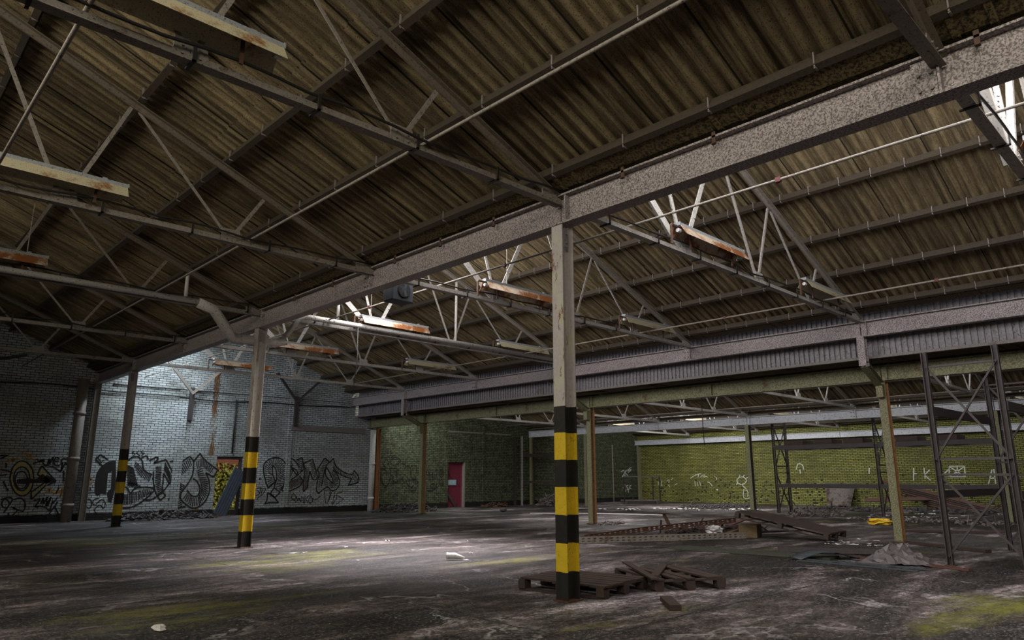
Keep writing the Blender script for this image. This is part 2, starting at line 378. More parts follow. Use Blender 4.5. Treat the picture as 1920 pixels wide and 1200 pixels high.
def m_floor():
    t = NT('stained_concrete_with_moss'); P = t.P(True); s = t.sep(P)
    # swept dirt streaks lie roughly along the x direction
    st = (.45, 1.3, 1)
    big = t.noise(.5, 6, .66, stretch=st, dist=.5)
    base = t.ramp(big, [(.40, (.009,.007,.006)), (.485, (.040,.031,.028)), (.56, (.125,.102,.10)), (.65, (.42,.37,.39))])
    mid = t.ramp(t.noise(1.9, 5, .7, stretch=st), [(.42, (.22,.21,.20)), (.50, (.75,.75,.75)), (.60, (1.5,1.45,1.45))])
    base = t.mix(1.0, base, mid, 'MULTIPLY')
    fine = t.ramp(t.noise(11, 5, .75), [(.38, (.25,.24,.23)), (.50, (.95,.95,.95)), (.62, (1.9,1.85,1.85))])
    base = t.mix(1.0, base, fine, 'MULTIPLY')
    base = t.mix(t.ramp(t.noise(33, 3, .75), [(.40, .85), (.47, 0.0)]), base, (.006,.005,.005))
    base = t.mix(t.ramp(t.noise(29, 3, .75), [(.56, 0.0), (.63, .7)]), base, (.34,.30,.31))
    # moss
    ms = t.noise(.55, 6, .75, stretch=(.45, 1.3, 1))
    def spot(x, y, rx, ry, k):
        a = t.math('DIVIDE', t.math('SUBTRACT', s[0], x), rx); b = t.math('DIVIDE', t.math('SUBTRACT', s[1], y), ry)
        d = t.math('ADD', t.math('MULTIPLY', a, a), t.math('MULTIPLY', b, b))
        return t.math('MULTIPLY', t.math('MAXIMUM', t.math('SUBTRACT', 1.0, d), 0.0), k)
    for sp in ((6.0,10.9,2.3,1.5,.22), (8.0,8.6,1.9,.6,.17), (9.0,2.2,2.4,.6,.12), (4.6,17.5,3.2,1.6,.2), (9.5,18.3,3.0,.7,.14), (2.6,7.4,1.6,1.0,.12)):
        ms = t.math('ADD', ms, spot(*sp))
    mm = t.ramp(ms, [(.58, 0.0), (.74, 1.0)])
    mm = t.math('MULTIPLY', mm, t.ramp(t.noise(7, 6, .8), [(.36, .15), (.56, 1.0)]))
    moss = t.mix(t.noise(26, 4, .7), (.035,.037,.004), (.33,.32,.04))
    c = t.mix(mm, base, moss)
    # grit
    gr = t.ramp(t.noise(46, 3, .8), [(.62, 0.0), (.70, 1.0)])
    c = t.mix(t.math('MULTIPLY', gr, t.ramp(t.noise(1.2, 4), [(.40, .1), (.62, .85)])), c, (.42,.38,.37))
    c = t.mix(t.ramp(t.noise(60, 2, .7), [(.34, .9), (.42, 0.0)]), c, (.010,.008,.008))
    # white lime streaks where puddles dried
    ln = t.math('ABSOLUTE', t.math('SUBTRACT', t.noise(.38, 6, .62, dist=.5), .50))
    lm = t.math('MULTIPLY', t.ramp(ln, [(.0, 1.0), (.011, 0.0)]), t.ramp(t.noise(.8, 4), [(.50, 0.0), (.60, .8)]))
    c = t.mix(lm, c, (.44,.41,.42))
    # slab joints
    j = t.n('ShaderNodeTexBrick'); t.l(t.comb(t.math('ADD', s[0], t.math('MULTIPLY', t.noise(1.6, 5), .14)), t.math('ADD', s[1], t.math('MULTIPLY', t.noise(2.0, 5), .14))), j.inputs['Vector'])
    j.offset = 0; j.inputs['Scale'].default_value = 1; j.inputs['Brick Width'].default_value = 4.8; j.inputs['Row Height'].default_value = 4.17; j.inputs['Mortar Size'].default_value = .014
    c = t.mix(t.math('MULTIPLY', j.outputs['Fac'], .85), c, (.008,.007,.006))
    h = t.math('ADD', t.math('MULTIPLY', t.noise(3.0, 7, .75, stretch=st), 1.0), t.math('MULTIPLY', t.noise(38, 4, .75), .22))
    h = t.math('SUBTRACT', h, t.math('MULTIPLY', j.outputs['Fac'], .3))
    t.bump(h, 1.0, .06)
    ro = t.ramp(t.noise(.8, 5, .7, stretch=st), [(.40, .34), (.60, .75)])
    return t.out(c, ro, 0, .45)
M['floor'] = m_floor()

def m_glass():
    m = bpy.data.materials.new('dirty_wired_glass'); m.use_nodes = True; nt = m.node_tree; nt.nodes.clear()
    o = nt.nodes.new('ShaderNodeOutputMaterial'); mx = nt.nodes.new('ShaderNodeMixShader'); a = nt.nodes.new('ShaderNodeBsdfTransparent'); b = nt.nodes.new('ShaderNodeBsdfTranslucent')
    a.inputs[0].default_value = (.8,.86,.88,1); b.inputs[0].default_value = (.55,.58,.55,1)
    nz = nt.nodes.new('ShaderNodeTexNoise'); nz.inputs['Scale'].default_value = 2; r = nt.nodes.new('ShaderNodeMapRange'); r.inputs[3].default_value = .35; r.inputs[4].default_value = .8
    nt.links.new(nz.outputs['Fac'], r.inputs[0]); nt.links.new(r.outputs[0], mx.inputs[0])
    nt.links.new(a.outputs[0], mx.inputs[1]); nt.links.new(b.outputs[0], mx.inputs[2]); nt.links.new(mx.outputs[0], o.inputs[0])
    return m
M['glass'] = m_glass()
def m_leaf():
    t = NT('ivy_leaf'); c = t.mix(t.noise(4, 3), (.10,.14,.02), (.50,.46,.08)); return t.out(c, .6)
M['leaf'] = m_leaf()
def m_ground():
    t = NT('outside_soil'); return t.out(t.mix(t.noise(4, 5), (.06,.05,.03), (.14,.13,.06)), .9)
M['soil'] = m_ground()

# ---------------------------------------------------------------- structure
def struct(name, mb, m, label=None, parent=None, smooth=False):
    o = mb.build(name, m, parent, smooth)
    if parent is None: o['kind'] = 'structure'
    if label: o['label'] = label
    return o
b = MB().box((-4.6, YF-.3, -.25), (36.0, YE+.3, 0)); struct('floor', b, M['floor'])
ROOFH = 9.0
D1 = (10.22, 11.17, 2.08); D2 = (20.86, 21.88, 2.04)
b = MB()
for x0, x1, z0, z1 in ((-4.6, D1[0], 0, 4.9), (D1[1], D2[0], 0, 4.9), (D2[1], 35.8, 0, 4.9), (D1[0], D1[1], D1[2], 4.9), (D2[0], D2[1], D2[2], 4.9), (-4.6, 35.8, 4.9, ROOFH)):
    b.box((x0, YE, z0), (x1, YE+.34, z1))
wall_back = struct('wall_back', b, M['endwall'])
wall_right = struct('wall_right', MB().box((XW, YF, 0), (XW+.34, YE, 8.0)), M['yellow_brick'])
struct('wall_left', MB().box((-4.6, YF, 0), (-4.3, YE, ROOFH)), M['dim_brick'])
struct('wall_front', MB().box((-4.6, YF-.3, 0), (35.8, YF, ROOFH)), M['dim_brick'])
# steel channel and lintel courses let into the end wall
def trim(n, lo, hi, m, label=None):
    return struct('trim_%d' % n, MB().box(lo, hi), m, label)
trim(1, (12.98, YE-.05, 3.13), (16.3, YE-.002, 3.33), M['steel'], 'grey steel lintel let into the white brick wall')
trim(2, (12.86, YE-.035, .25), (13.04, YE-.002, 6.2), M['endwall'])
trim(3, (8.72, YE-.035, .25), (9.02, YE-.002, 6.2), M['endwall'])
trim(4, (20.62, YE-.04, 0), (20.78, YE-.002, 3.6), M['endwall'])
trim(5, (22.95, YE-.04, 0), (23.08, YE-.002, 3.8), M['endwall'])
trim(6, (6.6, YE-.05, 4.36), (15.9, YE-.002, 4.43), M['endwall'])
trim(7, (-4.3, YE-.03, 4.36), (5.9, YE-.002, 4.43), M['endwall'])
trim(8, (20.8, YE-.02, 3.42), (24.8, YE-.002, 3.48), M['steel'])

def roof_bay(ex, zc, n, lx=9.3, y0=YF, y1=YE, pane_w=.6):
    RL = [(a, b) for (e_, z_, a, b, *_) in ADDED_ROOFLIGHTS if abs(e_-ex) < .01]
    """corrugated slope rising away from the eave ex, and the north-light glazing that closes it"""
    P = .17; A = .038; b = MB(); seg = 8
    N = int((y1-y0)/P*seg); rows = [.02, 2.7, 5.25, 6.4, 7.2, 7.85]
    for r in range(5):
        d0, d1 = rows[r], rows[r+1]+(.12 if r < 2 else 0); base = len(b.v); lift = .012*(2-r) if False else 0
        for i in range(N+1):
            y = y0 + i*P/seg; w = A*math.cos(2*PI*i/seg)
            for k, d in ((0, d0), (1, d1)):
                off = .245 + w - (.02 if k == 1 and r < 2 else 0)
                b.v.append((ex-d, y, zc + SL*d + off))
        for i in range(N):
            a = base+2*i
            if r == 3 and any(p <= y0+i*P/seg <= q for p, q in RL): continue  # gap left for the invented rooflights
            b.f.append((a, a+1, a+3, a+2))
    o = struct('ceiling' if n == 1 else 'ceiling.%03d' % (n-1), b, M['roof'], smooth=True)
    # glazing
    top = Vector((ex-7.85, 0, zc+SL*7.85+.24)); bot = Vector((ex-lx, 0, zc+.12))
    w = empty('window_%d' % n, (0, 0, 0), kind='structure')
    g = MB(); f = MB(); k = int((y1-y0)/pane_w)
    nrm = Vector((-.9, 0, .436)).normalized()*.02
    g.add([bot+Vector((0,y0,0))+nrm, top+Vector((0,y0,0))+nrm, top+Vector((0,y1,0))+nrm, bot+Vector((0,y1,0))+nrm], [(0,1,2,3)])
    for i in range(k+1):
        y = y0 + (y1-y0)*i/k
        f.bar(bot+Vector((0,y,0)), top+Vector((0,y,0)), .035, .05, up=nrm.normalized())
    for q in (0, .5, 1):
        p = bot.lerp(top, q); f.bar((p.x, y0, p.z), (p.x, y1, p.z), .07, .05, up=nrm.normalized())
    g.build('pane', M['glass'], w)
    for p, q in RL:  # panes over the added rooflight gaps
        k_ = MB().add([(ex-6.38, p, zc+SL*6.38+.29), (ex-6.38, q, zc+SL*6.38+.29), (ex-7.22, q, zc+SL*7.22+.29), (ex-7.22, p, zc+SL*7.22+.29)], [(0,1,2,3)]); k_.build('added_rooflight_pane', M['glass'], w)
    f.build('window_frame', M['steel'], w)
roof_bay(E1, ZC, 1); roof_bay(E2, ZC, 2)
roof_bay(X3-.05, ZL, 3, lx=9.05); roof_bay(35.3, ZL, 4, lx=8.9)
# ridge of the last bay closes against the far wall; flat strips over the valleys
b = MB(); b.box((-4.6, YF, 4.78), (-3.1, YE, 4.84)); struct('ceiling.004', b, M['gutter'])

# valley gutters: folded sheet with cover strips at every joint
def gutter(pts, name, label, cat='gutter', step=1.02):
    o = empty(name, (pts[0][0], YE/2, pts[0][1]), label, cat)
    ox, oz = pts[0]; b = MB(); n = len(pts)
    for (x, z), (x2, z2) in zip(pts, pts[1:]):
        b.sweep((x-ox+(x2-x)/2, YF-YE/2, z-oz+(z2-z)/2), (x-ox+(x2-x)/2, YE/2-.002, z-oz+(z2-z)/2),
                [(-(x2-x)/2, -(z2-z)/2), ((x2-x)/2, (z2-z)/2), ((x2-x)/2, (z2-z)/2+.015), (-(x2-x)/2, -(z2-z)/2+.015)] if abs(x2-x) > .01 else [(-.008, -abs(z2-z)/2), (.008, -abs(z2-z)/2), (.008, abs(z2-z)/2), (-.008, abs(z2-z)/2)])
    b.build('gutter_sheet', M['gutter'], o)
    y = YF+1.2
    while y < YE-.3:
        for dy in (0, .26):
            s = MB()
            for (x, z), (x2, z2) in zip(pts, pts[1:]):
                s.bar((x-ox, y+dy-YE/2, z-oz-.006), (x2-ox, y+dy-YE/2, z2-oz-.006), .055, .02, up=(0,0,1))
            if y > 0: s.build('joint_strip', M['gutter'], o)
        y += HL/2
gutter([(5.74, 4.84), (5.99, 4.735), (6.42, 4.80), (6.50, 5.0)], 'valley_gutter', 'dark dirt-covered valley gutter sheet running above the big grey beam of the nearest columns')
gutter([(15.36, 4.80), (15.72, 4.78)], 'valley_gutter', 'dark gutter sheet above the upper grey beam of the second column row')
gutter([(15.92, 3.80), (16.40, 3.86), (17.12, 3.86)], 'valley_gutter', 'dark gutter soffit below the ribbed cladding and above the green-cream beam')
gutter([(25.95, 3.86), (26.6, 3.84)], 'valley_gutter', 'gutter sheet above the bright beam of the third column row')
gutter([(35.1, 3.86), (35.48, 3.84)], 'valley_gutter', 'gutter sheet at the top of the yellow-green wall')
# ribbed cladding closing the step between the high and the low bays
b = MB(); P = .115; N = int((YE-YF)/P)
prev = None
for i in range(N):
    y = YF + i*P
    for dy, dx in ((0, 0), (.035, 0), (.042, .035), (.085, .035), (.092, 0)):
        b.v += [(15.90+dx, y+dy, 3.86), (15.90+dx, y+dy, 4.95)]
for i in range(len(b.v)//2-1): b.f.append((2*i, 2*i+1, 2*i+3, 2*i+2))
o = b.build('ribbed_cladding', M['cladding']); tag(o, 'long strip of vertically ribbed grey cladding under the upper grey beam of the second row', 'cladding')
o = MB().bar((15.87, YF, 3.83), (15.87, YE-.01, 3.83), .07, .06).build('cladding_rail', M['steel']); tag(o, 'thin grey rail along the bottom edge of the ribbed cladding', 'rail')

# ---------------------------------------------------------------- columns
def hcol(parent, z0, z1, mweb, w=.17, d=.20, name='shaft', x=0, mat2=None):
    if mat2 is None:
        MB().hsec((x, 0, z0), (x, 0, z1), w, d, .014, .012, up=(1,0,0)).build(name, mweb, parent)
    else:
        t = .02
        MB().box((x-d/2, -w/2, z0), (x-d/2+t, w/2, z1)).box((x-d/2+t, -.008, z0), (x+d/2-t, .008, z1)).build(name, mweb, parent)
        MB().box((x-d/2+t*.2, -w/2-.004, z0), (x-d/2+t, -w/2, z1)).box((x+d/2-t, -w/2-.002, z0), (x+d/2, w/2, z1)).build('flange', mat2, parent)['label'] = 'rusty brown flange'
lab1 = ['nearest steel column, large in the foreground, black and yellow bands to head height and peeling white paint above',
        'second nearest black and yellow banded column, just right of the doorway to the ivy',
        'farthest black and yellow banded column, left of the big black graffiti letters']
lab1o = []
for i in range(3):
    Y = Y0 + i*L
    c = empty('steel_column', (X1, Y, 0), lab1[i], 'column', 'banded columns under the main beam')
    hcol(c, 0, 4.30, M['stripe'])
    MB().box((-.13, -.115, 0), (.13, .115, .015)).build('base_plate', M['rust'], c)
    k = MB().box((-.06, -.085, 4.02), (.0, -.079, 4.26)); k.build('cleat', M['steel'], c)
    bo = MB()
    for z in (4.08, 4.19): bo.tube([(-.03, -.10, z), (-.03, -.085, z)], .014, 6)
    bo.build('bolt', M['steel'], c)
lab2 = ['green-cream column with a rusty right edge, nearest of the second row, behind the near rack frame',
        'cream and rust column standing directly behind the nearest banded column, to its right',
        'narrow white-edged rusty column in front of the green wall, left of the red door']
for i in range(3):
    Y = Y0 + i*L
    c = empty('steel_column', (X2, Y, 0), lab2[i], 'column', 'cream columns of the second row')
    hcol(c, 0, 3.38, M['cream'], .16, .2, mat2=M['cream_rust'])
    MB().box((-.14, -.12, 0), (.14, .12, .02)).build('base_plate', M['rust'], c)
    # cranked bracket that carries the upper beam in front of the column
    k = MB().hsec((-.95, 0, 3.62), (-.95, 0, 4.26), .15, .17, .012, .01, up=(1,0,0)); k.build('bracket_post', M['beam'], c)
    k = MB().hsec((-.95, 0, 3.66), (-.15, 0, 3.30), .15, .14, .012, .01); k.build('bracket_strut', M['cream'], c)
    MB().box((-.24, -.07, 3.02), (-.11, .07, 3.30)).build('bracket_shoe', M['cream'], c)
lab3 = {0: 'olive column of the third row, nearly hidden by the rack uprights at the right edge',
        1: 'olive green column with a dark right edge in front of the yellow-green wall',
        3: 'pale column in the dark corner behind the rack against the green wall'}
for i in (0, 1, 2, 3):
    Y = Y0 + i*L if i < 3 else YE-.16
    c = empty('steel_column', (X3, Y, 0), lab3.get(i, 'pale thin column of the third row, farther off behind the second row'), 'column', 'columns of the third row')
    hcol(c, 0, 3.36, M['cream'], .16, .2, mat2=M['rack'])
    MB().box((-.13, -.11, 0), (.13, .11, .02)).build('base_plate', M['rust'], c)
for i in range(3):
    Y = YE-.16; x = (X1, X2+.35, XW-.14)[i]
    c = empty('wall_column', (x, Y, 0), ('pale steel stanchion against the white wall beside the big round downpipe', 'rust brown stanchion where the white wall turns green', 'olive corner stanchion where the green and yellow-green walls meet')[i], 'column')
    hcol(c, 0, (4.3, 3.36, 3.3)[i], (M['truss'], M['cream_rust'], M['cream'])[i], .16, .18)

# ---------------------------------------------------------------- beams
def beam(x, z0, z1, w, y0, y1, m, label, group, joints=()):
    o = empty('steel_beam', (x, (y0+y1)/2, z0), label, 'beam', group)
    q = (y1-y0)/2
    MB().hsec((0, -q, (z1-z0)/2), (0, q, (z1-z0)/2), w, z1-z0, .022, .03).build('girder', m, o)
    s = MB(); bo = MB()
    for j in joints:
        s.box((-w/2+.004, j-.01-(y0+y1)/2, .022), (w/2-.004, j+.01-(y0+y1)/2, z1-z0-.022))
    if s.v: s.build('stiffener', m, o)
    for j in joints[:1]:
        s = MB().box((-w/2-.005+.04, j+.02-(y0+y1)/2, .03), (-.014, j+.2-(y0+y1)/2, z1-z0-.03)); s.build('splice_plate', m, o)
        bo = MB()
        for dz in (.08, .22):
            for dy in (.06, .15): MB().tube([(-w/2+.01, j+dy-(y0+y1)/2, dz), (-w/2+.05, j+dy-(y0+y1)/2, dz)], .016, 6).build('bolt', M['steel'], o)
    return o
seg = [(YF, Y0-.012, 'nearest span, upper right'), (Y0+.012, Y0+L-.012, 'span between the nearest and second banded columns'), (Y0+L+.012, Y0+2*L-.012, 'span between the second and third banded columns'), (Y0+2*L+.012, YE-.002, 'farthest span, ending at the white wall')]
def beams(x, z0, z1, w, m, what, group, jn=True):
    for i, (a, bb, t) in enumerate(seg):
        js = [Y0+(i-1)*L+HL, bb-.12] if jn else []
        js = [j for j in js if a+.1 < j < bb-.1]
        tx = t if what.startswith('massive') else ('nearest span, at the right', 'second span from the right', 'third span from the right', 'farthest span, ending at the end wall')[i]
        beam(x, z0, z1, w, a, bb, m, what + ', ' + tx, group, js)
beams(X1, 4.31, 4.69, .20, M['beam'], 'massive mottled grey roof beam', 'main beam spans')
beams(15.62, 4.24, 4.58, .17, M['beam'], 'upper grey beam of the second row above ribbed cladding', 'upper beam of the second row')
beams(X2, 3.39, 3.73, .18, M['cream'], 'green-cream beam on the second row of columns', 'green beams of the second row')
beams(X3, 3.37, 3.68, .17, M['lightgrey'], 'bright blue-grey beam of the third row', 'bright beams of the third row')
beams(35.25, 3.24, 3.52, .16, M['lightgrey'], 'bright blue-grey beam along the yellow-green wall', 'bright beams along the wall', False)
# little clips hanging from the top flange of the main beam
b = MB().box((-.12, -.02, -.10), (-.105, .02, .04)).box((-.15, -.02, -.10), (-.105, .02, -.09))
clip_me = b.mesh('beam_clip', M['rust'])
for k, y in enumerate((1.0, 3.3, 4.45, 6.6, 7.75, 8.9, 10.8, 12.2)):
    o = bpy.data.objects.new('beam_clip', clip_me); COL.objects.link(o); o.location = (X1+.02, y, 4.69)
    tag(o, ('nearest', 'second', 'third', 'fourth', 'fifth', 'sixth', 'seventh', 'farthest')[k] + ' small iron clip on top of the massive grey beam, counted from the right', 'clip', 'clips along the main beam')

# ---------------------------------------------------------------- trusses
def make_truss(lx=9.3, apex=7.8, m=M['truss'], mc=M['chord']):
    t = empty('roof_truss', (0, 0, 0))
    def part(name, a, b_, w=.05, m_=m, sec='angle', up=(0,1,0)):
        mb = MB()
        if sec == 'angle': mb.angle(a, b_, w, .008, up)
        else: mb.bar(a, b_, *w, up=up)
        return mb.build(name, M['truss_bright_daylit'] if name in ('king_rod', 'glazing_strut') or (name == 'strut' and w > .08) else m_, t)
    def P(d, z, y=0): return (-d, y, z)
    def ch(d): return SL*d
    # double-angle chords
    mb = MB(); mb.sweep(P(.02, .0), P(lx, .0), [(-.055,-.04),(.055,-.04),(.055,-.03),(.012,-.03),(.012,.045),(-.012,.045),(-.012,-.03),(-.055,-.03)]); mb.build('bottom_chord', m, t)
    mb = MB(); mb.sweep(P(.0, .0), P(apex+.05, ch(apex+.05)), [(-.065,.055),(.065,.055),(.065,.043),(.012,.043),(.012,-.035),(-.012,-.035),(-.012,.043),(-.065,.043)]); mb.build('top_chord', mc, t)
    part('glazing_rafter', P(lx, .02), P(apex, ch(apex)+.02), (.07, .07), sec='bar')
    C, B, A = 2.36, 4.42, 6.7
    for (d0, d1, z1, w, nm) in ((C, 1.9, ch(1.9), .05, 'strut'), (C, 3.72, ch(3.72), .04, 'diagonal'), (B, 3.80, ch(3.80), .05, 'strut'), (B, 5.45, ch(5.45), .05, 'diagonal'),
                                (A, 5.55, ch(5.55), .085, 'strut'), (A, 7.7, ch(7.7), .06, 'king_rod'), (A, 8.5, 1.55, .12, 'glazing_strut')):
        s = -1 if d1 > d0 else 1
        part(nm, P(d0+(-.03*s), .05, .012), P(d1, z1-.01, .012), w)
    for d in (C, B, A):
        MB().add([P(d+.16, -.035, -.018), P(d-.14, -.035, -.018), P(d-.10, .16, -.018), P(d+.15, .16, -.018), P(d+.16, -.035, -.008), P(d-.14, -.035, -.008), P(d-.10, .16, -.008), P(d+.15, .16, -.008)],
                 [(0,1,2,3),(7,6,5,4),(0,4,5,1),(1,5,6,2),(2,6,7,3),(3,7,4,0)]).build('gusset_plate', m, t)
    MB().box((-.34, -.016, -.05), (0.0, -.004, .12)).build('gusset_plate', m, t)
    bo = MB()
    for d in (C+.09, C-.05, B+.09, B-.05, A+.09, A-.05, .10, .22):
        for z in (.02, .09): MB().tube([(-d, -.032, z), (-d, -.018, z)], .011, 6).build('bolt', m, t)
    return t
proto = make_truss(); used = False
proto1 = make_truss(9.3, 7.8, M['truss_daylit'], M['truss']); used1 = False
proto2 = make_truss(9.05, 7.8, M['truss_bright_daylit'], M['truss']); used2 = False
ordn = ['nearest', 'second nearest', 'third', 'fourth', 'fifth', 'farthest']
def put_truss(x, y, z, label, group):
    global used
    global used1, used2
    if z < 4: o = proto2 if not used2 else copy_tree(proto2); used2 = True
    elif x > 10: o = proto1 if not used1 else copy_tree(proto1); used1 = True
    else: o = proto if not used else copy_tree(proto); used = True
    o.location = (x, y, z); tag(o, label, 'truss', group); return o
for k in range(-1, 5):
    Y = Y0 + k*HL
    put_truss(E1-.02, Y, ZC, ordn[k+1] + ' dark roof truss of the left bay, counted away from the camera', 'trusses of the left bay')
for k in range(-1, 5):
    Y = Y0 + k*HL
    put_truss(E2-.02, Y, ZC, ordn[k+1] + ' roof truss behind the massive grey beam, counted from the right', 'trusses of the middle bay')
for k in range(0, 5):
    put_truss(X3-.1, Y0+k*HL, ZL+.05, ordn[k] + ' truss under the green-cream beam, counted from the right', 'trusses of the first low bay')
for k in range(0, 5):
    put_truss(35.2, Y0+k*HL, ZL-.0, ordn[k] + ' bright truss in front of the yellow-green wall, counted from the right', 'trusses of the last low bay')

# ---------------------------------------------------------------- purlins and conduits
HB = None
def line(name, x, z, w, h, m, label, cat, group, y0=YF, y1=YE-.004, cleats=0):
    o = empty(name, (x, (y0+y1)/2, z), label, cat, group); q = (y1-y0)/2
    tilt = (-SL, 0, 1)
    b = MB()
    b.sweep((0,-q,0), (0,q,0), [(-w/2,-h/2),(w/2,-h/2),(w/2,-h/2+.012),(-w/2+.012,-h/2+.012),(-w/2+.012,h/2-.01),(w/2,h/2-.01),(w/2,h/2),(-w/2,h/2)], up=(SL,0,1))
    b.build('purlin_channel', m, o)
    if cleats:
        global HB
        if HB is None:
            c = MB(); c.bar((w*.3, 0, -h/2-.004), (-w*.6, 0, -h/2-.004), .018, .014, up=(SL,0,1)); c.bar((-w/2-.006, 0, -h/2), (-w/2-.006, 0, h/2+.02), .018, .012, up=(0,1,0)); HB = c.mesh('hook_bolt', M['steel'])
        y = -q+.4
        while y < 13-(y0+y1)/2:
            if y > -(y0+y1)/2:
                k = bpy.data.objects.new('hook_bolt', HB); COL.objects.link(k); k.parent = o; k.location = (0, y, 0)
            y += cleats
    return o
nm = ['lowest', 'second lowest', 'third lowest', 'fourth lowest', 'fifth lowest', 'sixth lowest', 'topmost']
for bay, (ex, zc, txt, grp) in enumerate(((E1, ZC, 'purlin of the left bay roof', 'purlins of the left bay'), (E2, ZC, 'purlin of the middle bay roof, above the nearest beam', 'purlins of the middle bay'),
                                          (X3-.05, ZL, 'purlin of the low bay seen under the green-cream beam', 'purlins of the first low bay'), (35.3, ZL, 'purlin of the low bay next to the yellow-green wall', 'purlins of the last low bay'))):
    for i, d in enumerate((.33, 1.45, 2.55, 3.75, 5.05, 6.3, 7.5)):
        line('roof_purlin', ex-d, zc+SL*d+.135, .075, .12, M['purlin'], nm[i] + ' ' + txt + ', dull brown steel', 'purlin', grp, cleats=.52 if bay == 1 else (1.04 if bay == 0 else 0))
def conduit(pts, r, m, label, cat='pipe', name='conduit', group=None, clips=None):
    p0 = Vector(pts[0]); o = empty(name, pts[0], label, cat, group)
    MB().tube([Vector(p)-p0 for p in pts], r, 8).build('tube', m, o, True)
    if clips:
        for c in clips:
            c = Vector(c)-p0
            MB().box((c.x-.024, c.y-.03, c.z-.028), (c.x+.024, c.y+.03, c.z+.03)).build('clamp', M['clamp'], o)['label'] = 'small red clamp'
    return o
M['clamp'] = m_worn('faded_red_clamp', (.06,.008,.008), (.12,.02,.018), (.05,.015,.01), .6, 30)
cz = 4.69
conduit([(4.0, YF, cz), (4.0, YE-.01, cz)], .017, M['truss'], 'thin pale pipe lying across the left bay trusses, parallel to the massive beam', clips=[(4.0, Y0-HL/2+2.2+HL*k, cz) for k in range(0, 5)])
conduit([(.9, YF, cz), (.9, YE-.01, cz)], .019, M['truss'], 'thin pale pipe rising steeply at the top left corner, left bay')
conduit([(7.52, YF, cz), (7.52, YE-.01, cz)], .017, M['truss'], 'bright thin pipe across the middle bay trusses, just behind the massive beam', clips=[(7.52, 3.35, cz), (7.52, 8.0, cz), (7.52, 12.0, cz)])
conduit([(13.6, YF, cz), (13.6, YE-.01, cz)], .017, M['truss'], 'thin pale pipe across the middle bay trusses, nearer the second row of columns', clips=[(13.6, 3.4, cz), (13.6, 7.5, cz)])
conduit([(24.1, 0, ZL+.14), (24.1, YE-.01, ZL+.14)], .016, M['truss'], 'thin pipe in the low bay seen beneath the green-cream beam')

# lagged heating pipe along the third truss, ducking round the main beam
yp = Y0+L-.14
conduit([(-3.0, yp, 4.62), (4.9, yp, 4.62)], .055, M['pipe'], 'thick pale pipe along the third truss of the left bay', name='heating_pipe')
conduit([(4.75, yp, 4.60), (5.05, yp, 4.52), (5.45, yp+.2, 4.16), (5.65, yp+.46, 4.10), (6.45, yp+.46, 4.10), (6.75, yp+.3, 4.18)], .105, M['pipe'], 'fat round duct elbow passing under the massive beam by the second banded column', name='duct_elbow', cat='duct')
conduit([(6.62, yp+.1, 4.22), (6.86, yp, 4.62), (6.98, yp, 4.68), (14.9, yp, 4.66)], .058, M['pipe'], 'thick bright white pipe along the middle bay truss right of the second banded column', name='heating_pipe')
for (x, z0, z1, lb) in ((4.50, 4.68, 5.12, 'short vertical pipe stub rising from the thick pipe in the left bay'), (7.75, 4.74, 5.25, 'short bright riser standing on the white pipe, left one'), (11.12, 4.70, 6.25, 'long vertical riser from the white pipe to the roof, right one')):
    conduit([(x, yp-.02, z0), (x, yp-.02, z1)], .034, M['pipe'], lb, name='pipe_riser')

# black cables draped along the bottom chords
for k, (ya, xa, xb, lb) in enumerate(((Y0, .2, 6.0, 'black cable draped along the large truss chord above the camera, left bay'), (Y0+HL, .6, 6.0, 'black cable along the second large truss chord of the left bay'), (Y0+L, 1.0, 6.0, 'black cable on the truss with the thick pipe, left bay'),
                                      (Y0+1.5*L, 1.0, 6.0, 'black cable on the fourth visible truss chord of the left bay'), (Y0+HL, 6.6, 12.8, 'black cable on the truss chord left of the nearest column, middle bay'), (Y0, 6.6, 15.2, 'black cable on the truss chord right of the nearest column, middle bay'),
                                      (Y0+L, 6.9, 14.0, 'black cable strapped to the white pipe, middle bay'), (Y0-HL, 6.6, 10.5, 'black cable on the bright truss at the right edge, middle bay'))):
    n = int((xb-xa)/.30); pts = []
    for i in range(n+1):
        x = xa+(xb-xa)*i/n; ph = (x*.75) % 1.0
        pts.append((x, ya-.075+.012*math.sin(x*3), 4.665+.035*math.sin(PI*ph)-.02*math.sin(x*1.9) + (.05 if k in (2, 6) else 0)))
    o = empty('cable', pts[0], lb, 'cable'); p0 = Vector(pts[0])
    MB().tube([Vector(p)-p0 for p in pts], .014, 6).build('wire', M['black'], o, True)
    x = xa+.35
    while x < xb-.2:
        MB().box((x-.014-p0.x, -.02, -.13), (x+.014-p0.x, .15, -.115)).box((x-.014-p0.x, -.02, -.13), (x+.014-p0.x, -.008, .03)).build('cable_tie', M['black'], o); x += 1.1

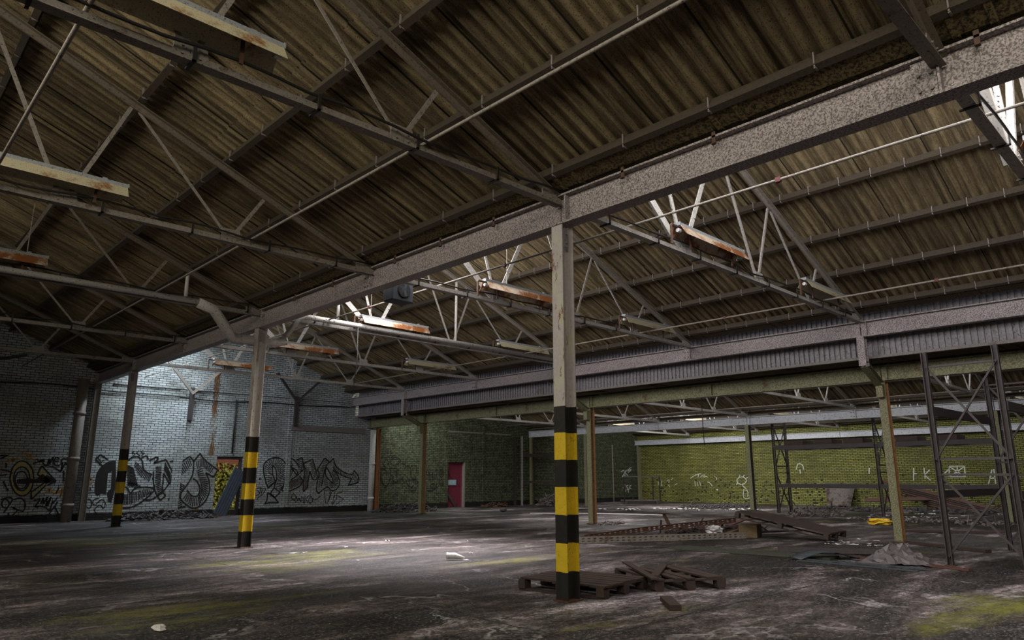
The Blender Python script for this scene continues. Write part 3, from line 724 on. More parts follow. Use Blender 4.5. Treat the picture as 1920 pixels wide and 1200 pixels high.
# ---------------------------------------------------------------- strip light fittings (tubes long gone)
def make_fitting(mref, Lf=1.92):
    t = empty('strip_light', (0, 0, 0))
    MB().box((-Lf/2, -.05, .15), (Lf/2, .05, .20)).build('spine', M['spine'], t, bev=.004)
    th = .004; b = MB()
    for s in (-1, 1):
        b.sweep((-Lf/2+.02, 0, 0), (Lf/2-.02, 0, 0), [(s*.055, .15), (s*.15, 0), (s*(.15-th*1.6), 0), (s*(.055-th), .15)][::s])
    b.box((-Lf/2+.02, -.055, .145), (Lf/2-.02, .055, .15))
    b.build('reflector', mref, t)
    for s in (-1, 1):
        x = s*(Lf/2-.012)
        MB().add([(x-.008,-.055,.15),(x-.008,.055,.15),(x-.008,.055,.205),(x-.008,-.055,.205),(x+.008,-.055,.15),(x+.008,.055,.15),(x+.008,.055,.205),(x+.008,-.055,.205)],
                 [(0,1,2,3),(7,6,5,4),(0,4,5,1),(1,5,6,2),(2,6,7,3),(3,7,4,0)]).build('end_cap', M['spine'], t)
        MB().tube([(x, 0, .09), (x-s*.07, 0, .09)], .032, 8).build('lamp_holder', M['white'], t)
    for s in (-.55, .55):
        MB().bar((s*1.1, 0, -.13), (s*1.1, 0, .11), .03, .02).build('bracket', M['rust'], t)
    MB().tube([(-Lf/2+.02, 0, .14), (-Lf/2-.14, 0, .14), (-Lf/2-.15, 0, .12), (-Lf/2-.15, 0, -.16)], .02, 6).build('feed_pipe', M['rust'], t)
    MB().box((Lf/2-.3, -.012, .20), (Lf/2-.25, .012, .23)).build('lug', M['spine'], t)
    return t
fa = make_fitting(M['reflector']); fb = make_fitting(M['reflector_rust'], 1.90)
uses = {fa.name: 0, fb.name: 0}
def put_fit(p, x, y, z, label, group, rz=0):
    o = p if uses[p.name] == 0 else copy_tree(p); uses[p.name] = 1
    o.location = (x, y, z); o.rotation_euler = (0, 0, rz); tag(o, label, 'strip light', group)
G1, G2 = 'strip lights of the left bay', 'strip lights beside the bright truss struts'
zf = 4.77; dy = -.12
put_fit(fa, 1.40, Y0+dy, zf+.02, 'largest rusting strip light, top left of the view', G1)
put_fit(fa, 1.34, Y0+HL+dy, zf, 'cream enamelled strip light at the left edge, second from the top', G1)
put_fit(fb, 1.29, Y0+L+dy, zf, 'rust orange strip light end at the left edge, lowest of the left three', G1)
put_fit(fb, 9.42, Y0+dy, zf-.02, 'white and rust strip light right of the nearest column, brightly lit', G2)
put_fit(fb, 9.36, Y0+HL+dy, zf-.02, 'white and rust strip light just left of the nearest column', G2)
put_fit(fb, 9.30, Y0+L+dy, zf-.02, 'rusty strip light above the white pipe, between the two nearest banded columns', G2)
put_fit(fb, 9.24, Y0+1.5*L+dy, zf-.02, 'rust brown strip light just right of the second banded column', G2)
put_fit(fb, 9.24, Y0+2*L+dy, zf-.02, 'rust brown strip light just left of the second banded column', G2)
put_fit(fb, 9.86, Y0-HL+dy, zf-.02, 'end of a strip light cut off by the right edge, by the brightest struts', G2)
G3 = 'dim strip lights near the second row'
put_fit(fa, 13.62, Y0+dy, zf-.02, 'dim olive strip light at the right, under the long roof slope', G3)
put_fit(fa, 13.62, Y0+HL+dy, zf-.02, 'dim strip light just right of the nearest column, under the long roof slope', G3)
put_fit(fa, 13.56, Y0+L+dy, zf-.02, 'dim strip light just left of the nearest column, above the ribbed cladding', G3)
put_fit(fa, 13.56, Y0+1.5*L+dy, zf-.02, 'dim strip light farther left above the ribbed cladding', G3)
G4 = 'strip lights in the low bays'
for k in range(0, 5):
    put_fit(fa, X3-6.3, Y0+k*HL+dy, ZL+.22, ordn[k] + ' small pale strip light beneath the green-cream beam, counted from the right', G4)
for k in range(0, 5):
    put_fit(fa, 35.2-6.3, Y0+k*HL+dy, ZL+.20, ordn[k] + ' small bright strip light behind the third row beam, counted from the right', G4)
for k, (x, y, z0, z1) in enumerate(((1.93, Y0+L+dy, 4.95, 5.85), (.35, Y0+HL+dy, 4.95, 5.9), (9.0, Y0+HL+dy, 4.92, 5.9), (8.62, Y0+L+dy, 4.92, 5.6))):
    o = MB().tube([(0,0,0),(0,0,z1-z0)], .008, 6).build('hanger_rod', M['truss']); o.location = (x, y, z0)
    tag(o, ('thin hanger rod above the rust orange light at the left edge', 'thin hanger rod above the cream light at the left edge', 'thin hanger rod above the light left of the nearest column', 'thin hanger rod above the rusty light over the white pipe')[k], 'rod', 'hanger rods of the lights')

# hanging unit heater with its fan grille
h = empty('unit_heater', (7.1, Y0+HL+.75, 4.42), 'dark blue-grey box heater with a round fan, hanging behind the massive beam', 'heater')
MB().box((-.22, -.16, 0), (.22, .16, .40)).build('casing', M['heater'], h, bev=.015)
MB().tube([(0, -.165, .2), (0, -.19, .2)], .135, 20).build('fan_ring', M['black'], h)
f = MB()
for k in range(5):
    a = 2*PI*k/5; f.bar((0, -.195, .2), (.12*math.cos(a), -.195, .2+.12*math.sin(a)), .05, .006, up=(0,1,.3))
f.build('fan_blade', M['heater'], h)
MB().bar((-.1, 0, .40), (-.1, 0, 1.9), .02, .02).build('hanger', M['steel'], h)

conduit([(8.25, Y0+L-.2, 4.62), (8.27, Y0+L-.2, 3.9), (8.2, Y0+L-.2, 3.15)], .009, M['black'], 'thin wire hanging down from the bright white pipe', name='hanging_wire', cat='wire')
conduit([(16.44, 9.9, 3.38), (16.43, 9.9, 2.7), (16.45, 9.9, 2.15)], .011, M['black'], 'thin black wire hanging from the green-cream beam', name='hanging_wire', cat='wire')
# pipes on the end wall
def wallpipe(x, y, z1, r, m, label, name='downpipe', lean=0):
    o = empty(name, (x, y, 0), label, 'pipe')
    MB().tube([(lean, 0, 0), (0, 0, z1)], r, 14).build('tube', m, o, True)
    for z in (.5, 1.9, 3.3):
        if z < z1: MB().tube([(0, 0, z-.05), (0, 0, z+.05)], r*1.13, 14).build('collar', m, o, True)
    return o
wallpipe(5.62, YE-.42, 4.4, .155, M['truss'], 'thick pale downpipe with scratched marks, left of the third banded column')
wallpipe(16.62, YE-.18, 3.3, .12, M['pipe'], 'pale downpipe where the white wall meets the green wall')
conduit([(10.72, YE-.06, 2.2), (10.72, YE-.06, 4.15)], .03, M['black'], 'thin black pipe running down the white wall above the doorway', name='wall_pipe')
wallpipe(29.2, YE-.12, 3.3, .05, M['truss'], 'thin pale pipe on the green wall, just right of the nearest column', 'wall_pipe')
wallpipe(32.9, YE-.1, 3.2, .04, M['truss'], 'thin pale pipe on the dark green wall near the far corner', 'wall_pipe')
# cable along the end wall
pts = [(-3+i*.5, YE-.05, 4.12+.03*math.sin(i*.9)-.05*math.sin(i*.31)) for i in range(38)]
o = empty('cable', pts[0], 'black cable running level across the white brick end wall', 'cable'); p0 = Vector(pts[0])
MB().tube([Vector(p)-p0 for p in pts], .022, 6).build('wire', M['black'], o, True)
# wall braces under the gable truss
for k, (x, m_) in enumerate(((9.1, M['truss']), (13.1, M['rack']))):
    o = empty('wind_brace', (x, YE-.15, 4.2), ('pale V-shaped brace on the white wall, above the doorway', 'dark V-shaped brace on the white wall, right of the second banded column')[k], 'brace')
    MB().angle((0, 0, .0), (-.95, -.1, 1.05), .08).build('brace_arm', m_, o); MB().angle((0, 0, .0), (.95, -.1, .95), .08).build('brace_arm', m_, o)
    MB().box((-.07, 0, -.9), (.07, .12, .25)).build('brace_plate', M['rack'], o)
# sagging ties in the left bay near the end wall
o = empty('wind_brace', (1.2, YE-.3, 4.1), 'dark brace rising along the end wall at the far left', 'brace')
MB().angle((0,0,0), (2.4, -2.8, .45), .09).build('brace_arm', M['rack'], o)

# ---------------------------------------------------------------- doorway with the leaning board, ivy and brick outside
b = MB(); x0, x1, zt = D1
b.box((x0, YE+.06, zt-.10), (x1, YE+.16, zt-.001)).box((x1-.09, YE+.06, 0.001), (x1-.001, YE+.16, zt-.10)); struct('trim_9', b, M['rack'], 'dark timber door frame of the open doorway')
o = empty('leaning_board', (10.95, YE-.10, 0), 'dark blue-grey boarded door leaf leaning askew across the open doorway', 'board')
MB().sweep((-.63, -.25, .02), (.12, .02, 1.60), [(-.24,-.02),(.24,-.02),(.24,.02),(-.24,.02)], up=(0,1,.2)).build('panel', M['bluedoor'], o)
b = MB()
for k in range(5):
    q = -.19+.095*k; d = Vector((.75,.27,1.58)).normalized(); r = d.cross(Vector((0,1,.2))).normalized(); u = r.cross(d).normalized()
    p = Vector((-.63,-.25,.02)) - u*(.024) + r*q*1.0
    b.bar(p+d*.06, p+d*1.72, .012, .008, up=u)
b.build('batten', M['heater'], o)
b = MB(); b.box((-6, YE+.36, -.3), (48, 48, -.02)); struct('floor.001', b, M['soil'])
o = MB().box((4, 33.0, -.02), (22, 33.3, 3.6)).build('garden_wall', M['red_brick']); tag(o, 'red brick wall outside, seen through the doorway above the ivy', 'wall')
g = random.Random(3); b = MB()
for i in range(5200):
    x = g.uniform(8.6, 17); z = g.uniform(-.02, 1.92)+.05*math.sin(x*3); y = 32.6-.55*(1-z/2.1)-g.uniform(0, .35)
    s = g.uniform(.035, .075); a = g.uniform(0, 2*PI); tlt = g.uniform(-.8, .8)
    u = Vector((math.cos(a)*s, math.sin(tlt)*s*.6, math.sin(a)*s)); v = Vector((-math.sin(a)*s*.7, math.cos(tlt)*s*.5, math.cos(a)*s*.7)); c = Vector((x, y, z))
    b.add([c-u, c-v*.9, c+u*1.1, c+v*.9], [(0,1,2,3)])
b.box((8.6, 32.3, -.02), (17, 32.9, 1.6))
o = b.build('ivy_bank', M['leaf']); tag(o, 'yellow-green ivy bank outside the open doorway', 'ivy', kind='stuff')

# red door
dr = empty('door_2', (D2[0], YE+.20, 0), kind='structure', label='faded red plank door with a pale sign, in the green wall')
w = D2[1]-D2[0]
MB().box((.05, 0, .01), (w-.14, .05, D2[2]-.08)).build('door_leaf', M['red_door'], dr)
b = MB()
for k in range(6): b.box((.08+.125*k, -.008, .03), (.08+.125*k+.11, 0, D2[2]-.12))
b.build('plank', M['red_door'], dr)
MB().box((.05, -.03, .95), (w-.16, -.008, 1.03)).bar((.12, -.02, 1.55), (w-.25, -.02, 1.0), .022, .05, up=(0,1,0)).build('door_rail', M['red_door'], dr)
MB().box((0.001, -.04, .001), (.05, .06, D2[2]-.001)).box((w-.14, -.04, .001), (w-.06, .06, D2[2]-.001)).box((.05, -.04, D2[2]-.08), (w-.14, .06, D2[2]-.001)).build('door_frame', M['red_door'], dr)
sg = MB().box((-.02, -.055, 1.0), (.60, -.035, 1.24)).build('door_sign', M['sign'], dr)
def strokes_mesh(strokes, w, to3, nrm, n=None, off=.003, th=.002):
    """hand-painted lines: flat ribbons lying on the wall face"""
    b = MB()
    for st in strokes:
        P_ = [to3(*p) for p in st]
        if len(P_) > 2:
            Q = []
            for i in range(len(P_)-1):
                a0 = P_[max(i-1, 0)]; a1 = P_[i]; a2 = P_[i+1]; a3 = P_[min(i+2, len(P_)-1)]
                for k in range(3):
                    t = k/3; Q.append(.5*((2*a1)+(a2-a0)*t+(2*a0-5*a1+4*a2-a3)*t*t+(3*a1-a0-3*a2+a3)*t**3))
            Q.append(P_[-1]); P_ = Q
        base = len(b.v); k = len(P_)
        for i, p in enumerate(P_):
            d = (P_[min(i+1, k-1)]-P_[max(i-1, 0)])
            if d.length < 1e-6: d = Vector((0,0,1))
            d.normalize(); s = d.cross(nrm)*(w/2*(.75+.5*abs(math.sin(i*1.7+len(st)))))
            b.v += [tuple(p+s+nrm*off), tuple(p-s+nrm*off)]
        for i in range(k-1): a = base+2*i; b.f.append((a, a+2, a+3, a+1))
    return b
sn = Vector((0,-1,0))
b = strokes_mesh([[(.03,1.06),(.03,1.18)],[(.14,1.06),(.09,1.12),(.14,1.18),(.19,1.12),(.14,1.06)],[(.31,1.17),(.25,1.15),(.24,1.10),(.31,1.07)],[(.40,1.09),(.48,1.09)],[(.40,1.12),(.48,1.12)],[(.40,1.155),(.48,1.155)]], .022, lambda x, z: Vector((x, -.055, z)), sn)
b.build('sign_lettering', M['paint_white'], sg)
MB().sweep((.02,-.16,.62), (.52,-.12,.05), [(-.05,-.012),(.05,-.012),(.05,.012),(-.05,.012)], up=(0,1,0)).build('leaning_slat', M['board_grey'], dr)
o = MB().box((D2[1]-.058, YE+.002, 0), (D2[1]-.002, YE+.33, 2.03)).build('trim_10', M['truss']); o['kind'] = 'structure'
G_D = [[(12.22,0.94),(12.06,1.32),(11.98,1.66),(12.01,1.85),(12.16,2.0),(12.39,2.07),(12.65,2.04),(12.82,1.89),(12.91,1.71),(12.92,1.47),(12.89,1.24),(12.82,1.04),(12.71,0.85)],[(12.51,1.19),(12.42,1.32),(12.35,1.51),(12.34,1.69),(12.36,1.77),(12.47,1.64),(12.52,1.45),(12.53,1.26),(12.51,1.19)],[(12.22,0.94),(12.51,1.19)],[(12.51,1.19),(12.46,0.96)],[(12.45,0.96),(12.72,0.79)],[(12.72,0.79),(12.52,0.6)],[(12.52,0.6),(12.33,0.75)],[(12.33,0.75),(12.45,0.96)],[(12.21,0.79),(12.53,0.58)],[(12.53,0.58),(12.67,0.4)],[(12.67,0.4),(12.31,0.42)],[(12.31,0.42),(12.13,0.37)],[(12.13,0.37),(12.21,0.52),(12.21,0.79)],[(12.9,1.8),(12.96,2.0),(13.05,2.05),(13.2,2.0),(13.35,1.83),(13.43,1.72)],[(13.29,2.0),(13.53,2.1)],[(13.53,2.1),(13.63,1.65)],[(13.63,1.65),(13.38,1.43),(13.11,1.24)],[(13.46,1.39),(13.64,1.21)],[(13.64,1.21),(13.51,1.02),(13.25,0.89),(13.0,0.81),(12.76,0.86)],[(13.13,1.69),(13.31,1.47),(13.38,1.45),(13.32,1.63),(13.13,1.69)],[(12.9,1.8),(12.94,1.54),(12.86,1.32),(12.86,1.06),(12.76,0.86)],[(13.59,1.87),(13.98,2.04)],[(13.98,2.04),(14.22,1.41),(14.16,1.25),(14.03,1.28)],[(14.03,1.28),(13.89,1.59)],[(13.89,1.59),(13.84,1.19),(13.83,0.95)],[(13.83,0.95),(13.67,0.8)],[(13.67,0.8),(13.65,1.15),(13.68,1.68),(13.59,1.87)],[(14.21,1.64),(14.51,2.1)],[(14.51,2.1),(14.73,1.96)],[(14.73,1.96),(14.56,1.71),(14.47,1.14),(14.43,1.03)],[(14.21,1.64),(14.3,1.48),(14.24,1.14),(14.22,0.83)],[(14.22,0.83),(14.33,0.72)],[(14.33,0.72),(14.59,0.92),(14.76,0.94),(14.9,0.82),(15.11,0.87),(15.23,1.05),(15.21,1.28),(15.07,1.5),(14.9,1.64)],[(14.73,1.91),(14.9,2.1)],[(14.6,1.75),(14.75,1.55),(14.93,1.23),(14.91,1.14),(14.72,1.28),(14.58,1.48),(14.6,1.75)],[(14.9,2.1),(15.02,1.8),(15.27,1.62),(15.52,1.51),(15.82,1.46)],[(15.82,1.46),(15.89,1.62)],[(15.89,1.62),(16.13,1.37)],[(16.13,1.37),(16.14,1.16)],[(16.14,1.16),(15.65,1.02)],[(15.65,1.02),(15.77,1.3)],[(15.77,1.3),(15.42,1.39),(15.09,1.55),(14.9,1.75)]]
G_Dh = [[(12.23,1.0),(12.45,1.17)],[(12.19,1.08),(12.43,1.22)],[(12.15,1.17),(12.4,1.26)],[(12.12,1.25),(12.37,1.31)],[(12.08,1.33),(12.35,1.35)],[(12.06,1.42),(12.34,1.4)],[(12.04,1.51),(12.32,1.45)],[(12.03,1.59),(12.31,1.49)],[(12.02,1.68),(12.29,1.54)],[(12.03,1.76),(12.29,1.59)],[(12.05,1.85),(12.29,1.64)],[(12.11,1.91),(12.3,1.68)],[(12.17,1.97),(12.31,1.73)],[(12.25,2.01),(12.33,1.76)],[(12.34,2.03),(12.35,1.8)],[(12.47,2.04),(12.41,1.8)],[(12.56,2.02),(12.45,1.76)],[(12.64,2.0),(12.48,1.72)],[(12.7,1.94),(12.51,1.68)],[(12.77,1.88),(12.53,1.63)],[(12.82,1.81),(12.55,1.58)],[(12.85,1.74),(12.57,1.53)],[(12.88,1.66),(12.58,1.48)],[(12.88,1.58),(12.59,1.43)],[(12.89,1.5),(12.59,1.37)],[(12.89,1.42),(12.59,1.32)],[(12.88,1.34),(12.59,1.27)],[(12.87,1.26),(12.58,1.22)],[(12.84,1.18),(12.57,1.17)],[(12.81,1.11),(12.55,1.12)],[(12.78,1.03),(12.54,1.07)],[(12.75,0.96),(12.53,1.02)],[(12.71,0.89),(12.52,0.97)],[(13.03,2.0),(13.17,1.76)],[(12.98,1.97),(13.14,1.74)],[(12.96,1.92),(13.14,1.7)],[(12.95,1.86),(13.16,1.66)],[(12.93,1.8),(13.18,1.61)],[(12.93,1.74),(13.19,1.57)],[(12.94,1.68),(13.18,1.53)],[(12.95,1.62),(13.16,1.48)],[(12.96,1.56),(13.14,1.44)],[(12.95,1.5),(13.12,1.4)],[(12.93,1.44),(13.1,1.36)],[(12.91,1.39),(13.08,1.31)],[(13.11,1.21),(12.88,0.94)],[(13.16,1.23),(12.95,0.93)],[(13.21,1.24),(13.01,0.91)],[(13.26,1.26),(13.08,0.9)],[(13.31,1.28),(13.14,0.92)],[(13.36,1.3),(13.2,0.94)],[(13.41,1.33),(13.26,0.96)],[(13.45,1.34),(13.32,0.98)],[(13.49,1.31),(13.38,1.01)],[(13.53,1.28),(13.43,1.03)],[(13.57,1.25),(13.49,1.05)],[(13.61,1.22),(13.54,1.07)],[(13.29,1.94),(13.5,2.02)],[(13.34,1.88),(13.52,1.96)],[(13.38,1.81),(13.55,1.9)],[(13.42,1.75),(13.58,1.84)],[(13.42,1.68),(13.59,1.77)],[(13.41,1.61),(13.58,1.71)],[(13.4,1.54),(13.58,1.64)],[(13.72,1.67),(13.84,1.74)],[(13.71,1.61),(13.84,1.68)],[(13.71,1.54),(13.84,1.62)],[(13.7,1.47),(13.84,1.56)],[(13.7,1.41),(13.83,1.49)],[(13.69,1.34),(13.83,1.43)],[(13.69,1.28),(13.83,1.37)],[(13.69,1.21),(13.82,1.31)],[(13.69,1.15),(13.82,1.24)],[(13.69,1.08),(13.82,1.18)],[(13.69,1.01),(13.81,1.12)],[(13.69,0.95),(13.81,1.06)],[(13.69,0.88),(13.81,1.0)],[(13.89,1.88),(14.0,1.93)],[(13.9,1.82),(14.02,1.87)],[(13.92,1.76),(14.04,1.82)],[(13.94,1.7),(14.06,1.76)],[(13.96,1.64),(14.08,1.7)],[(13.98,1.58),(14.1,1.65)],[(14.0,1.52),(14.12,1.59)],[(14.02,1.46),(14.14,1.53)],[(14.04,1.4),(14.16,1.48)],[(14.06,1.34),(14.18,1.42)],[(14.51,2.03),(14.64,1.98)],[(14.48,1.96),(14.62,1.92)],[(14.45,1.89),(14.6,1.86)],[(14.43,1.82),(14.58,1.8)],[(14.4,1.75),(14.56,1.73)],[(14.37,1.69),(14.54,1.67)],[(14.34,1.62),(14.52,1.61)],[(14.33,1.55),(14.51,1.55)],[(14.33,1.47),(14.49,1.49)],[(14.32,1.4),(14.48,1.42)],[(14.32,1.33),(14.47,1.36)],[(14.31,1.26),(14.46,1.3)],[(14.31,1.18),(14.46,1.23)],[(14.3,1.11),(14.45,1.17)],[(14.3,1.04),(14.44,1.11)],[(14.3,0.97),(14.43,1.04)],[(14.94,1.58),(14.84,1.48)],[(14.99,1.52),(14.86,1.44)],[(15.04,1.47),(14.88,1.4)],[(15.08,1.41),(14.91,1.36)],[(15.13,1.35),(14.93,1.32)],[(15.16,1.29),(14.95,1.28)],[(15.17,1.23),(14.96,1.24)],[(15.17,1.16),(14.97,1.2)],[(15.18,1.09),(14.96,1.16)],[(15.15,1.04),(14.94,1.13)],[(15.09,1.0),(14.9,1.14)],[(15.03,0.96),(14.86,1.14)],[(14.97,0.92),(14.81,1.15)],[(14.91,0.89),(14.77,1.16)],[(14.55,1.34),(14.62,1.37)],[(14.54,1.27),(14.66,1.3)],[(14.53,1.2),(14.7,1.23)],[(14.53,1.13),(14.72,1.16)],[(14.56,1.06),(14.73,1.08)],[(14.6,0.99),(14.75,1.0)],[(14.96,1.91),(14.92,1.73)],[(15.01,1.86),(14.96,1.68)],[(15.06,1.81),(15.01,1.63)],[(15.11,1.76),(15.06,1.58)],[(15.16,1.71),(15.11,1.54)],[(15.21,1.65),(15.17,1.51)],[(15.27,1.61),(15.24,1.48)],[(15.34,1.58),(15.3,1.45)],[(15.41,1.55),(15.37,1.42)],[(15.48,1.52),(15.43,1.39)],[(15.55,1.5),(15.5,1.37)],[(15.63,1.48),(15.57,1.35)],[(15.71,1.46),(15.64,1.33)],[(15.78,1.45),(15.71,1.31)],[(15.88,1.51),(15.75,1.13)],[(15.93,1.47),(15.83,1.15)],[(15.98,1.43),(15.91,1.16)],[(16.03,1.39),(15.99,1.17)],[(16.09,1.35),(16.07,1.18)]]
G_Dt = [[(13.26,0.74),(13.19,0.63),(13.23,0.52),(13.35,0.5),(13.37,0.6),(13.29,0.71),(13.26,0.74)],[(13.28,0.54),(13.38,0.4)],[(13.39,0.63),(13.45,0.45)],[(13.45,0.45),(13.5,0.58)],[(13.5,0.58),(13.58,0.41)],[(13.58,0.41),(13.61,0.64)],[(13.67,0.6),(13.7,0.36)],[(13.75,0.64),(13.76,0.36)],[(13.94,0.66),(13.79,0.53)],[(13.79,0.53),(13.9,0.35)],[(14.0,0.61),(13.91,0.49),(13.97,0.35),(14.08,0.44),(14.03,0.59),(13.98,0.62)],[(14.06,0.55),(14.21,0.48),(14.43,0.63)],[(14.57,0.83),(14.62,0.56),(14.68,0.31)],[(14.57,0.83),(14.74,0.85),(14.85,0.76),(14.73,0.29)],[(14.9,0.76),(14.81,0.47)],[(15.06,0.8),(15.01,0.57),(14.96,0.26)],[(15.0,0.53),(15.09,0.64),(15.15,0.55),(14.96,0.26)],[(15.4,0.76),(15.17,0.73),(15.15,0.64)],[(15.15,0.64),(15.47,0.49)],[(15.47,0.49),(15.27,0.37),(15.12,0.28)],[(11.77,0.95),(11.93,0.96),(12.13,0.91)],[(12.13,0.91),(12.04,0.73)],[(12.04,0.73),(11.87,0.61),(11.81,0.53)],[(11.77,0.67),(11.9,0.76),(11.8,0.88)],[(11.93,0.94),(11.9,0.73)],[(12.0,0.9),(11.97,0.75)],[(11.92,1.28),(11.91,1.26),(11.9,1.25),(11.88,1.25),(11.86,1.25),(11.85,1.26),(11.84,1.28),(11.85,1.3),(11.86,1.31),(11.88,1.31),(11.9,1.31),(11.91,1.3),(11.92,1.28)],[(13.19,0.5),(13.21,0.49)]]
G_B = [[(6.45,2.05),(6.68,1.9)],[(6.53,1.71),(6.33,1.89)],[(6.33,1.89),(6.45,2.05)],[(7.28,1.86),(7.4,1.98),(7.58,2.01),(7.72,1.89),(7.77,1.7),(7.85,1.54),(8.09,1.42)],[(7.69,1.98),(7.85,2.05)],[(7.85,2.05),(7.92,1.92)],[(7.95,1.89),(8.17,2.02)],[(8.17,2.02),(8.23,1.95)],[(8.23,1.95),(8.1,1.8)],[(8.1,1.8),(8.48,1.93)],[(8.48,1.93),(8.75,1.49)],[(8.75,1.49),(8.68,1.11)],[(8.68,1.11),(8.45,1.47)],[(8.6,1.86),(8.86,1.93)],[(8.86,1.93),(8.77,1.59)],[(7.18,0.98),(7.33,1.02),(7.48,0.83),(7.6,0.97),(7.86,1.02),(8.18,0.97),(8.15,0.83),(7.91,0.59),(7.66,0.42),(7.4,0.35),(7.25,0.4)],[(8.12,1.54),(8.16,1.16),(8.27,0.82),(8.43,0.58)],[(8.43,0.58),(8.59,0.72)],[(8.59,0.72),(8.47,0.87)],[(8.47,0.87),(8.46,1.15),(8.45,1.47)],[(7.88,0.62),(8.09,0.59),(8.3,0.7),(8.51,0.89),(8.67,1.15)],[(8.78,1.54),(8.99,1.84),(9.26,2.06)],[(9.26,2.06),(9.41,1.89)],[(9.41,1.89),(9.61,2.17)],[(9.61,2.17),(9.71,2.02),(9.98,1.8),(10.28,1.6)],[(10.28,1.6),(10.15,1.35)],[(10.15,1.35),(9.86,1.5)],[(9.86,1.5),(10.01,1.2),(10.05,0.85),(9.95,0.55),(9.77,0.36),(9.53,0.29),(9.32,0.4),(9.11,0.59),(9.09,0.81),(9.26,1.08),(9.42,1.45),(9.41,1.89)],[(9.27,0.91),(9.46,0.71),(9.66,0.71),(9.71,0.95),(9.59,1.2),(9.43,1.3)],[(8.72,0.71),(8.91,0.93),(9.03,1.15)],[(8.7,0.65),(8.89,0.17)],[(8.89,0.17),(9.07,0.31),(9.28,0.35)],[(8.89,0.17),(8.9,0.81)]]
